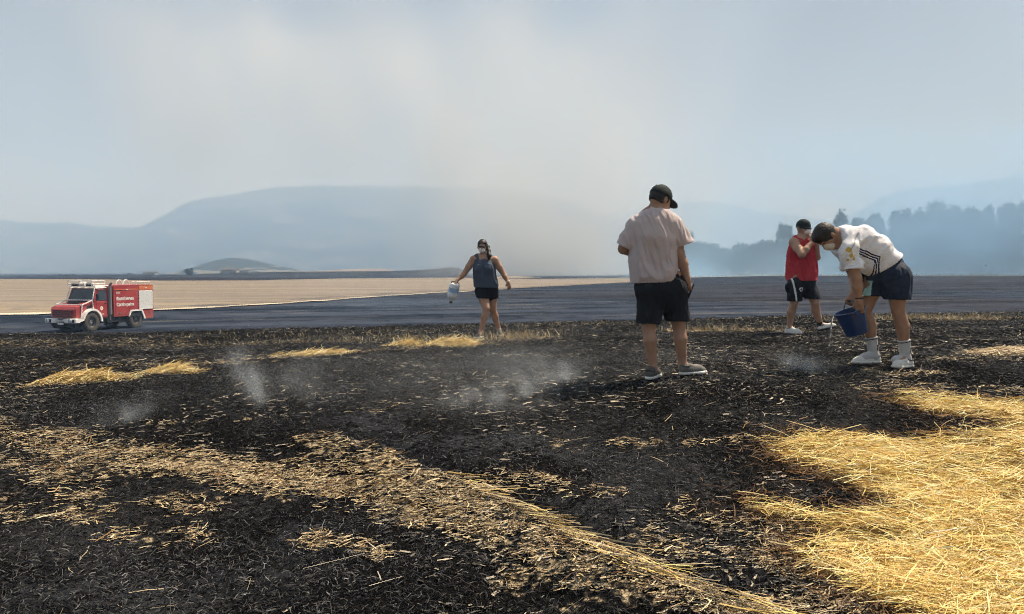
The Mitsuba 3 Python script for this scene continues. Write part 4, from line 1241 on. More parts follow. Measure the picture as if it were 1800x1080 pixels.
# ================= man in the pale pink shirt, seen from behind
def capman():
    p = thing('person', 'man in dark cap, pale pink t-shirt and black shorts standing with his back turned', 'person')
    M = local((1.427, 6.80, EYE - (668 - 478) / 1309 * 6.80 + 0.033))
    hc, hf, hu = A3(-.075, .02, 1.605), A3(.80, .50, -.34), A3(.25, .1, 1)
    LS, RS = A3(-.315, .0, 1.365), A3(.045, .0, 1.38)
    LE, LW = A3(-.405, .05, 1.165), A3(-.23, .27, 1.10)
    RE, RW = A3(.098, .0, 1.115), A3(.163, -.03, .895)
    LH, RH = A3(-.165, .0, .90), A3(.035, .0, .90)
    LK, LA = A3(-.185, -.045, .44), A3(-.148, -.07, .085)
    RK, RA = A3(.110, .05, .46), A3(.152, .06, .09)
    B = Sdf()
    head(B, hc, hf, hu, 1.05)
    B.cone((-.118, .0, 1.46), hc + A3(-.012, -.005, -.05), .066, .060, .03)
    B.chain([(-.13, .01, 1.40), (-.135, .01, 1.28), (-.13, .03, 1.05), (-.075, .01, .92)], [.16, .180, .180, .17], .05, ((0, 1, 0), .62))
    B.cone(LS, (-.13, 0, 1.41), .068, .088, .05, ((0, 1, 0), .8)).cone(RS, (-.13, 0, 1.41), .068, .088, .05, ((0, 1, 0), .8))
    B.chain([LS, LE, LW], [.064, .048, .032], .02).chain([RS, A3(.075, .02, 1.25), RE, A3(.128, -.012, 1.03), RW], [.064, .058, .047, .046, .031], .02)
    hand(B, LW, (.8, .4, .1), (0, -.3, -1), (0, 1, .4), .5)
    hand(B, RW, (.06, .05, -1), (.35, .6, 0), (0, 1, 0), .85)
    for hp, kn, an in ((LH, LK, LA), (RH, RK, RA)):
        mid = (kn + an) / 2
        B.chain([hp, (hp + kn) / 2, kn], [.085, .086, .062], .012)
        B.chain([kn, kn * .68 + an * .32 + A3(0, -.012, 0), mid * .6 + an * .4, an], [.057, .062, .046, .039], .012)
    B.chain([LA, LA + A3(.05, .10, -.045)], [.038, .030]).chain([RA, RA + A3(.12, .03, -.045)], [.038, .030])
    put(p, B.mesh(.0075), 'skin_tan', True, M)
    ax = [np.cross(unit(hf), unit(hu)), unit(hf), unit(np.cross(np.cross(unit(hf), unit(hu)), unit(hf)))]
    r, f, u = ax
    for q in (-1, 1):
        e = trimesh.creation.icosphere(2, .0105); e.apply_translation(hc + f * .086 + u * .012 + r * q * .032)
        part(p, 'eye', e, 'glasses_black', True, M)
    # hair at the nape, cap
    Hh = Sdf().ell(hc + u * .018 - f * .016, A3(.086, .106, .103), ax, .01)
    Hh.cut(hc + f * .035, f).cut(hc - u * .055, -u - f * .25)
    part(p, 'hair', Hh.mesh(.006), 'hair_dark', True, M)
    C = Sdf().ell(hc + u * .034 - f * .012, A3(.094, .114, .106), ax, .01)
    C.cut(hc + u * .030 - f * .02, -u - f * .12)
    cap = part(p, 'cap', C.mesh(.006, lambda P: .0012 * np.sin(P @ r * 160)), 'cap_cloth', True, M)
    Bm = Sdf().ell(hc + f * .115 + u * .022, A3(.080, .085, .014), [r, unit(f - u * .30), unit(u + f * .30)], .01)
    part(cap, 'brim', Bm.mesh(.0045), 'cap_cloth', True, M)
    part(cap, 'strap', tube([hc - f * .105 + r * a + u * .03 + f * abs(a) * .55 for a in (-.06, -.03, 0, .03, .06)], .008, 6), 'cap_cloth', True, M)
    # shirt
    S = Sdf()
    S.chain([(-.13, .01, 1.36), (-.137, .01, 1.27), (-.135, .03, 1.06), (-.125, .02, .90), (-.122, .02, .80)], [.183, .212, .218, .212, .212], .04, ((0, 1, 0), .74))
    S.cone(LS + A3(.03, 0, -.005), (-.13, 0, 1.425), .093, .116, .05, ((0, 1, 0), .92)).cone(RS + A3(-.03, 0, -.005), (-.12, 0, 1.425), .093, .116, .05, ((0, 1, 0), .92))
    S.cone((-.118, -.005, 1.42), (-.112, 0, 1.475), .098, .080, .05)
    S.cut((0, 0, .862), (0.04, 0, -1)).cut((-.118, 0, 1.492), (.05, .45, 1))
    dl, dr_ = unit(LE - LS), unit(A3(.075, .02, 1.25) - RS + A3(.05, 0, 0))
    le, re = LS + dl * .20, RS + dr_ * .20
    S.group(.035).cone(LS + A3(.02, 0, -.01), LS + dl * .26, .082, .088, .03).cut(le, dl).carve(le - dl * .03, le + dl * .03, .058, .066)
    S.group(.035).cone(RS + A3(-.02, 0, -.01), RS + dr_ * .27, .082, .096, .03).cut(re, unit(dr_ + A3(-.25, 0, 0))).carve(re - dr_ * .035, re + dr_ * .03, .060, .070)
    def folds(P):
        w = np.clip((P[:, 2] - .86) / .5, 0, 1)
        a = meshkit.fbm(np.stack([P[:, 0] * 10 + P[:, 2] * 2.6, P[:, 1] * 8, P[:, 2] * 1.9], -1), 3, 4)
        pull = np.sin((P[:, 0] * .75 - P[:, 2] * .55) * 48 + 5 * a) * np.exp(-((P[:, 0] - .05) / .13) ** 2 - ((P[:, 2] - 1.0) / .16) ** 2)
        fade = np.clip((P[:, 2] - .868) / .04, 0, 1) * np.clip((-((P - le) @ dl)) / .05, 0, 1) ** (P[:, 0] < LS[0] + .03) * np.clip((-((P - re) @ dr_)) / .05, 0, 1) ** (P[:, 0] > RS[0] - .01)
        return fade * (  .024 * crease(a) * (1.05 - .5 * w) + .009 * pull)
    sh = part(p, 'shirt', S.mesh(.0075, folds), 'pink_cotton', True, M)
    # shorts
    K = Sdf()
    K.chain([(-.10, .015, .92), (-.072, .01, .80)], [.195, .225], .04, ((0, 1, 0), .64)).cut((0, 0, .93), (0, 0, 1))
    K.cone((-.16, .0, .80), (.03, .01, .80), .13, .13, .05)
    for hp, kn in ((LH, LK), (RH, RK)):
        e = kn + (kn - hp) * .06
        K.group(.03).cone(hp + A3(0, 0, -.10), e, .128, .103, .035).cut(kn + A3(0, 0, .045), (0, 0, -1)).carve(kn - A3(0, 0, .03), kn + A3(0, 0, .075), .088, .083)
    part(p, 'shorts', K.mesh(.0075, fold_fn(0, .008, 31, (0, 0, 1), 3)), 'black_cotton', True, M)
    # shoes, phone
    shoe(p, M, (-.205, -.135, -.022), (-.055, .11, -.012), 'shoe_dark', 'sole_white', ankle=(-.152, -.07, .085))
    shoe(p, M, (.115, .035, .0), (.392, .125, .005), 'shoe_grey', 'sole_white', ankle=(.155, .055, .085))
    ph = box(-.008, .008, -.038, .038, -.075, .075, .006)
    ph.apply_transform(trimesh.transformations.rotation_matrix(.35, [0, 1, 0]))
    ph.apply_translation(RW + A3(.040, .04, -.115))
    ph.apply_translation([1.427, 6.80, EYE - (668 - 478) / 1309 * 6.80 + 0.033])
    put(thing('phone', 'dark phone held in the right hand of the man in the pink shirt', 'phone'), ph, 'glasses_black')


capman()

# ================= man in the white shirt, bending over the bucket
def bender():
    p = thing('person', 'man in white sports shirt with navy side stripes bending over a blue bucket', 'person')
    base = A3(3.655, 7.30, EYE - (643 - 478) / 1309 * 7.30 + 0.012)
    M = local(base)
    hc, hf, hu = A3(-.588, -.03, 1.252), A3(-.42, -.10, -.90), A3(-.90, 0, .42)
    NS, FS = A3(-.438, -.165, 1.105), A3(-.345, .16, 1.13)
    NE, NW = A3(-.372, -.20, .85), A3(-.330, -.17, .635)
    FE, FW = A3(-.250, .13, .86), A3(-.315, -.02, .70)
    # the leg that stands further left (away) and the one nearer the camera, right
    LH, LK, LA = A3(-.045, .09, .87), A3(-.165, .06, .525), A3(-.070, .05, .10)
    RH, RK, RA = A3(.055, -.09, .87), A3(.085, -.10, .53), A3(.178, -.08, .085)
    B = Sdf()
    ax = head(B, hc, hf, hu, 1.02)
    B.cone((-.40, -.01, 1.21), hc + A3(.055, .005, .035), .064, .060, .03)
    B.chain([(-.375, 0, 1.195), (-.25, 0, 1.185), (-.09, 0, 1.10), (.02, .0, .945)], [.125, .130, .122, .130], .05)
    B.cone(NS, (-.37, -.02, 1.19), .066, .09, .05).cone(FS, (-.37, .02, 1.19), .066, .09, .05)
    B.chain([NS, NE * .5 + NS * .5, NE, NE * .6 + NW * .4, NW], [.064, .055, .046, .047, .030], .02)
    B.chain([FS, FE, FW], [.062, .045, .030], .02)
    hand(B, NW, (.12, .02, -1), (.4, .8, 0), (-.9, -.2, 0), .55)
    hand(B, FW, (-.55, -.15, -.8), (-.2, .2, -.8), (0, -1, 0), 1.05)
    for hp, kn, an in ((LH, LK, LA), (RH, RK, RA)):
        B.chain([hp, (hp + kn) / 2, kn], [.105, .086, .063], .012)
        B.chain([kn, kn * .66 + an * .34 + A3(.018, 0, 0), kn * .3 + an * .7 + A3(.006, 0, 0), an], [.058, .064, .046, .040], .012)
    B.chain([LA, LA + A3(-.10, 0, -.05)], [.038, .03]).chain([RA, RA + A3(-.07, -.04, -.045)], [.038, .03])
    put(p, B.mesh(.007), 'skin_tan', True, M)
    r, f, u = ax
    for q in (-1, 1):
        e = trimesh.creation.icosphere(2, .0105); e.apply_translation(hc + f * .086 + u * .012 + r * q * .032)
        part(p, 'eye', e, 'glasses_black', True, M)
    Hh = Sdf().ell(hc + u * .036 - f * .012, A3(.093, .112, .108), ax, .01)
    Hh.ell(hc + u * .095 + f * .055, A3(.062, .050, .034), ax, .03)
    Hh.cut(hc + f * .055 - u * .0, unit(f * .8 - u * .75)).cut(hc - u * .065 - f * .05, -u - f * .15)
    part(p, 'hair', Hh.mesh(.0055, lambda P: .010 * (meshkit.fbm(P * A3(70, 60, 70), 3, 3) - .5)), 'hair_dark', True, M)
    K_ = Sdf().ell(hc + f * .070 - u * .048, A3(.056, .056, .060), [r, f, u], .01)
    mk = part(p, 'mask', K_.cut(hc + f * .045, -f).mesh(.005), 'mask_cream', True, M)
    part(mk, 'strap', cat_([tube([hc + f * .06 - u * .03 + r * q * .058, hc + r * q * .083 + f * .01 + u * .028, hc - f * .045 + r * q * .085 + u * .055], .0035, 5) for q in (-1, 1)]), 'white_cloth', True, M)
    # shirt
    S = Sdf()
    S.chain([(-.385, .0, 1.20), (-.26, 0, 1.178), (-.10, 0, 1.085), (.0, .0, .975), (.03, 0, .92)], [.155, .168, .165, .170, .172], .05)
    S.cone(NS + A3(.02, .01, .01), (-.37, -.02, 1.205), .088, .100, .05).cone(FS + A3(.02, 0, .01), (-.37, .02, 1.205), .088, .10, .05)
    S.cone((-.405, 0, 1.212), (-.455, -.005, 1.235), .105, .080, .04)
    S.ell((-.17, .0, .985), A3(.13, .14, .09), [unit(A3(.8, 0, -.6)), A3(0, 1, 0), unit(A3(.6, 0, .8))], .06)
    S.cut((-.475, 0, 1.235), (-1, 0, .12)).cut((.01, 0, .985), (.62, 0, -.88))
    nd, fd = unit(NE - NS), unit(FE - FS)
    ns, fs = NS + nd * .185, FS + fd * .20
    S.group(.03).cone(NS + A3(.01, .01, .01), NS + nd * .25, .084, .092, .03).cut(ns, unit(nd + A3(-.22, 0, 0))).carve(ns - nd * .03, ns + nd * .03, .056, .066)
    S.group(.03).cone(FS, FS + fd * .26, .082, .090, .03).cut(fs, fd)
    bd = unit(A3(.52, 0, -.35))

    def folds(P):
        t = P @ bd
        a = meshkit.fbm(np.stack([t * 9, P[:, 1] * 5, (P[:, 2] * .8 + P[:, 0] * .6) * 3], -1), 3, 8)
        fade = np.clip(-((P - A3(.01, 0, .985)) @ unit(A3(.62, 0, -.88))) / .05, 0, 1) * np.clip(-((P - ns) @ nd) / .04, 0, 1) ** ((P[:, 2] < 1.05) & (P[:, 0] < -.30))
        return fade * .016 * crease(a)
    sm = S.mesh(.007, folds)
    part(p, 'shirt', sm, 'stripe_shirt', True, M)
    # shorts
    K = Sdf()
    K.chain([(.010, .0, .955), (.012, 0, .86)], [.156, .165], .04).cone((-.02, .08, .85), (.045, -.08, .85), .14, .145, .05)
    K.cut((.0, 0, 1.005), (-.35, 0, 1))
    for hp, kn, hz, r1 in ((LH, LK, .672, .112), (RH, RK, .640, .112)):
        e = kn + (kn - hp) * .05
        K.group(.025).cone(hp + A3(0, 0, -.02), e, .142, r1, .03).cut((0, 0, hz), (0, 0, -1)).carve(A3(kn[0], kn[1], hz - .06) + (hp - kn) * .28, A3(kn[0], kn[1], hz + .03) + (hp - kn) * .30, .092, .088)
    def sfold(P):
        a = meshkit.fbm(np.stack([P[:, 0] * 11, P[:, 1] * 11, P[:, 2] * 2.5], -1), 3, 5)
        return .008 * crease(a) * np.clip((P[:, 2] - .66) / .05, 0, 1)
    part(p, 'shorts', K.mesh(.007, sfold), 'panel_shorts', True, M)
    for q, (an, kn) in enumerate(((LA, LK), (RA, RK))):
        d = unit(kn - an)
        C = Sdf().chain([an - d * .03, an + d * .06 + A3(.004, 0, 0), an + d * .19 + A3(.008, 0, 0)], [.044, .048, .064], .02).cone(an - d * .02, an + A3(-.10, -.012, -.035), .047, .042).cut(an + d * .165, d)
        sk = part(p, 'sock', C.mesh(.006), 'sock_white', True, M)
        tp_ = an + d * .150
        e1 = unit(np.cross(d, A3(0, 1, 0))); e2 = np.cross(d, e1)
        part(sk, 'sock_band', tube([tp_ + A3(.007, 0, 0) + (e1 * math.cos(t) + e2 * math.sin(t)) * .0595 for t in np.linspace(0, 2 * np.pi, 15)], .006, 5), 'shoe_dark', True, M)
        b_ = box(-.007, .007, -.004, .004, .0, .055, .002); b_.apply_translation(an + A3(.016, -.046, .035))
        part(sk, 'sock_mark', b_, 'black_cotton', False, M)
    shoe(p, M, (.008, .055, .003), (-.298, .03, .0), 'shoe_white', 'sole_white', ankle=LA, s=.9)
    shoe(p, M, (.252, -.075, -.022), (.0, -.175, -.018), 'shoe_white', 'sole_white', ankle=RA, s=.9)
    an = np.linspace(0, 2 * np.pi, 16)
    wr = NW + A3(0, 0, .02)
    part(p, 'watch', tube([wr + A3(.034 * math.cos(a), .034 * math.sin(a), 0) for a in an], .009, 6), 'glasses_black', True, M)
    part(p, 'bracelet', tube([wr + A3(.036 * math.cos(a), .036 * math.sin(a), .025) for a in an], .005, 6), 'white_cloth', True, M)
    # the bucket, tipped towards the left
    bk = thing('bucket', 'blue plastic bucket tipped and pouring beside the knees of the bending man', 'bucket')
    prof = [(0.001, 0), (.100, 0), (.104, .006), (.138, .222), (.150, .226), (.150, .240), (.134, .240), (.098, .012), (0.001, .010)]
    bm = lathe(prof, 40)
    R = trimesh.transformations.rotation_matrix(-.34, [0, 1, 0])
    X = trimesh.transformations.translation_matrix([-.275, -.03, .305]) @ R
    bm.apply_transform(X)
    put(bk, bm, 'blue_plastic', 35, M)
    for q in (-1, 1):
        lug = box(-.02, .02, -.008, .008, -.02, .02, .004); lug.apply_translation([0, q * .148, .215]); lug.apply_transform(X)
        part(bk, 'lug', lug, 'blue_plastic', False, M)
    top = FW + A3(-.055, -.015, -.075)
    Xi = trimesh.transformations.transform_points(np.array([[0, -.15, .215], [0, .15, .215]]), X)
    part(bk, 'handle', tube([Xi[0], Xi[0] * .55 + top * .45 + A3(0, -.03, .01), top + A3(0, -.05, .0), top, top + A3(0, .05, .0), Xi[1] * .55 + top * .45 + A3(0, .03, .01), Xi[1]], .0045, 6), 'steel_grey', True, M)
    part(bk, 'grip', tube([top + A3(0, -.05, 0), top + A3(0, .05, 0)], .012, 8), 'black_plastic', True, M)
    # a thin string of water off the lip
    lip = trimesh.transformations.transform_points(np.array([[-.150, -.01, .238]]), X)[0]
    n = 26
    t = np.linspace(0, 1, n)
    ws = [lip + A3(-.02 - .035 * math.sqrt(a) + .003 * math.sin(23 * a), .0, .006 - .30 * a) for a in t]
    m = tube(ws, .0075 - .002 * t, 7)
    m.apply_translation(base)
    put(thing('water_stream', 'thin stream of water pouring from the tipped blue bucket', 'water'), m, 'water_clear', True)


def shirt_color(P_, n, uv):
    x, y, z = P_.x - 3.655, P_.y - 7.30, P_.z - (EYE - (643 - 478) / 1309 * 7.30 + 0.012)
    w = fbm(P_.x * 60, P_.y * 60, P_.z * 60, 2) - .5
    c = mix((.72, .72, .755), (.80, .80, .83), smoothstep(-.3, .3, w))
    # three navy stripes running from under the arm along the side to the hem
    side = smoothstep(-.02, -.05, y)
    s = dr.maximum((x + .33) * .392 + (z - 1.105) * .92, (x + .165) * .99 + (z - 1.043) * .137)
    st = dr.minimum(dr.minimum(dr.abs(s - .021), dr.abs(s)), dr.abs(s + .021))
    c = mix(c, (.020, .024, .060), smoothstep(.0075, .0055, st) * side * smoothstep(-.345, -.335, x))
    # amber print on the near sleeve
    def blob(px_, pz_, r):
        return smoothstep(r, r * .75, dr.sqrt(dr.square(x - px_) + dr.square(z - pz_)) + .012 * (fbm(x * 90, z * 90, 2.0, 2) - .5))
    a = dr.maximum(dr.maximum(blob(-.470, 1.115, .030), blob(-.448, 1.060, .021)), dr.maximum(blob(-.422, 1.030, .018), blob(-.470, 1.02, .011)))
    c = mix(c, (.58, .40, .10), a * smoothstep(-.12, -.18, y))
    # grey seam over the shoulder
    return mix(c, (.22, .22, .25), .7 * smoothstep(.007, .004, dr.abs((x + .425) * .8 - (z - 1.16) * .55 + .0)) * smoothstep(1.10, 1.12, z) * smoothstep(1.30, 1.26, z) * side)


def shorts_color(P_, n, uv):
    x, y, z = P_.x - 3.655, P_.y - 7.30, P_.z - (EYE - (643 - 478) / 1309 * 7.30 + 0.012)
    w = fbm(P_.x * 40, P_.y * 40, P_.z * 40, 2) - .5
    c = mix((.013, .021, .042), (.022, .033, .060), smoothstep(-.3, .3, w))
    t = (z - .672) / .15
    inp = (z > .672) & (z < .82) & (x > -.222 + .05 * t) & (x < -.158 + .014 * t) & (y < .05)
    c = mix(c, (.30, .50, .48), dr.select(inp, 1.0, 0.0))
    return mix(c, (.006, .008, .016), smoothstep(.006, .003, dr.abs(x - .115 + .10 * (.95 - z))) * smoothstep(.84, .88, z))


scene['stripe_shirt'] = pbsdf(mikit.proc(shirt_color), .8, .15, sheen=.2)
scene['panel_shorts'] = pbsdf(mikit.proc(shorts_color), .75, .2, sheen=.2)
scene['blue_plastic'] = pbsdf((.012, .036, .115), .35, .5)
scene['water_clear'] = {'type': 'dielectric', 'int_ior': 1.33}
bender()

# ================= man in the red tank top, hand at his mask
def redman():
    p = thing('person', 'man in red sleeveless top and black shorts walking with a hand at his white mask', 'person')
    base = A3(4.42, 11.30, EYE - (584 - 478) / 1309 * 11.30 - 0.018)
    M = local(base)
    k_ = .00863
    hc, hf, hu = A3(-.022, -.02, 1.592), A3(.62, -.76, -.16), A3(0, 0, 1)
    LS, RS = A3(-.180, -.07, 1.375), A3(.130, .08, 1.375)       # image left (his right) and image right
    LE, LW = A3(-.135, -.27, 1.185), A3(.055, -.20, 1.395)
    RE, RW = A3(.175, -.06, 1.15), A3(.125, -.16, 1.40)
    LH, LK, LA = A3(-.115, -.03, .87), A3(-.155, -.05, .455), A3(-.195, .03, .09)
    RH, RK, RA = A3(.055, .03, .87), A3(.160, -.06, .46), A3(.262, -.01, .135)
    B = Sdf()
    ax = head(B, hc, hf, hu, 1.0)
    B.cone((-.03, .01, 1.42), hc + A3(-.01, .02, -.05), .066, .060, .03)
    B.chain([(-.03, .0, 1.34), (-.035, 0, 1.22), (-.035, -.01, 1.02), (-.03, 0, .90)], [.155, .160, .16, .15], .05, ((.35, 1, 0), .72))
    B.cone(LS, (-.03, 0, 1.38), .070, .09, .05).cone(RS, (-.03, 0, 1.38), .070, .09, .05)
    B.chain([LS, LS * .5 + LE * .5, LE, LE * .65 + LW * .35, LW], [.072, .064, .050, .050, .032], .02)
    B.chain([RS, RE, RW], [.066, .048, .032], .02)
    hand(B, LW, (.05, .10, 1), (.2, .6, -.2), (-1, 0, 0), .8)
    hand(B, RW, (-.12, .22, 1), (-.6, .5, -.2), (-.6, -.6, 0), .9)
    for hp, kn, an in ((LH, LK, LA), (RH, RK, RA)):
        B.chain([hp, (hp + kn) / 2, kn], [.082, .086, .064], .012)
        B.chain([kn, kn * .66 + an * .34 + A3(-.012, .012, 0), kn * .3 + an * .7, an], [.058, .067, .046, .038], .012)
    B.chain([LA, LA + A3(.06, -.08, -.045)], [.038, .03]).chain([RA, RA + A3(.12, -.04, -.02)], [.038, .03])
    put(p, B.mesh(.008), 'skin_warm', True, M)
    r, f, u = ax
    C = Sdf().ell(hc + u * .034 - f * .008, A3(.092, .110, .102), ax, .01).cut(hc + u * .018, -u)
    C.group(.01).chain([hc + u * .022 + (f * math.cos(a) + r * math.sin(a)) * .104 - u * .018 for a in np.linspace(-3.6, 1.9, 14)], [.009] * 14, .02)
    part(p, 'hat', C.mesh(.006), 'cap_cloth', True, M)
    G = Sdf().ell(hc + f * .062 + u * .014, A3(.074, .045, .020), ax, .01)
    part(p, 'sunglasses', G.cut(hc + f * .055, -f).mesh(.005), 'glasses_black', True, M)
    K_ = Sdf().ell(hc + f * .068 - u * .046, A3(.055, .058, .052), ax, .01)
    mk = part(p, 'mask', K_.cut(hc + f * .045, -f).mesh(.005), 'mask_white', True, M)
    part(mk, 'strap', cat_([tube([hc + f * .065 - u * .035 + r * q * .055, hc + r * q * .084 - f * .02 - u * .005, hc - f * .085 + r * q * .05 - u * .012], .0045, 5) for q in (-1, 1)]), 'white_cloth', True, M)
    S = Sdf()
    S.chain([(-.03, .0, 1.32), (-.035, 0, 1.20), (-.035, -.01, 1.02), (-.028, 0, .90), (-.026, 0, .80)], [.172, .192, .204, .210, .222], .04, ((.35, 1, 0), .74))
    for a in (LS, RS):
        S.cone(a * .58 + A3(-.03, 0, 1.40) * .42 + A3(0, 0, .040), a * .5 + A3(-.03, 0, 1.22) * .5, .066, .11, .03)
    S.cut((0, 0, .795), (0, 0, -1)).cut((-.03, 0, 1.465), (.15, -.45, 1))
    def fold(P):
        a = meshkit.fbm(np.stack([P[:, 0] * 9 + P[:, 2] * 2, P[:, 1] * 9, P[:, 2] * 2.4], -1), 3, 12)
        return .016 * crease(a) * np.clip((P[:, 2] - .80) / .05, 0, 1)
    part(p, 'tank_top', S.mesh(.008, fold), 'red_cotton', True, M)
    K = Sdf()
    K.chain([(-.03, .0, .86), (-.028, 0, .78)], [.165, .185], .04, ((.35, 1, 0), .74)).cone((-.10, -.02, .76), (.04, .02, .76), .12, .12, .05).cut((0, 0, .84), (0, 0, 1))
    for hp, kn, hz in ((LH, LK, .490), (RH, RK, .525)):
        K.group(.025).cone(hp - A3(0, 0, .12), kn + (kn - hp) * .05, .125, .105, .03).cut((0, 0, hz), (0, 0, -1))
    def sfold(P):
        a = meshkit.fbm(np.stack([P[:, 0] * 11, P[:, 1] * 11, P[:, 2] * 2.5], -1), 3, 15)
        return .007 * crease(a) * np.clip((P[:, 2] - .53) / .05, 0, 1)
    sk = part(p, 'shorts', K.mesh(.008, sfold), 'side_stripe', True, M)
    Pk = Sdf().ell((-.225, -.03, .665), A3(.052, .075, .10), [unit(A3(1, 0, .45)), A3(0, 1, 0), unit(A3(-.45, 0, 1))], .01)
    part(sk, 'pocket', Pk.mesh(.007), 'black_cotton', True, M)
    sh = extrude([(-.024, .03), (.024, .03), (.024, -.005), (0, -.034), (-.024, -.005)], .006)
    R = trimesh.transformations.rotation_matrix(math.pi / 2, [1, 0, 0])
    sh.apply_transform(R); sh.apply_transform(trimesh.transformations.rotation_matrix(-.25, [0, 0, 1]))
    e2 = sh.copy(); e2.apply_scale([.55, 1.2, .55])
    sh.apply_translation([-.100, -.178, .665]); e2.apply_translation([-.100, -.181, .665])
    part(sk, 'badge', sh, 'white_cloth', False, M, label='small white shield badge on the black shorts')
    part(sk, 'badge_crest', e2, 'black_cotton', False, M)
    shoe(p, M, (-.245, .075, -.005), (-.055, -.135, -.012), 'shoe_white', 'sole_white', ankle=LA, h=.007)
    shoe(p, M, (.232, -.005, .028), (.492, -.095, .098), 'shoe_white', 'sole_dark', up=(-.25, 0, 1), ankle=RA, h=.007)
    C = Sdf().chain([RA - A3(.0, 0, .03), RA + unit(RK - RA) * .05], [.043, .043], .02)
    part(p, 'sock', C.cut(RA + unit(RK - RA) * .045, unit(RK - RA)).mesh(.006), 'black_cotton', True, M)


def stripe_color(P_, n, uv):
    x, y, z = P_.x - 4.42, P_.y - 11.30, P_.z - (EYE - (584 - 478) / 1309 * 11.30 - 0.018)
    c = mix((.012, .014, .019), (.020, .022, .028), noise(P_.x * 60, P_.y * 60, P_.z * 60))
    s = x + .205 - .16 * (.80 - z)
    return mix(c, (.66, .66, .66), smoothstep(.014, .011, dr.abs(s)) * smoothstep(.02, -.02, y - .02))


scene['side_stripe'] = pbsdf(mikit.proc(stripe_color), .8, .2, sheen=.2)
redman()

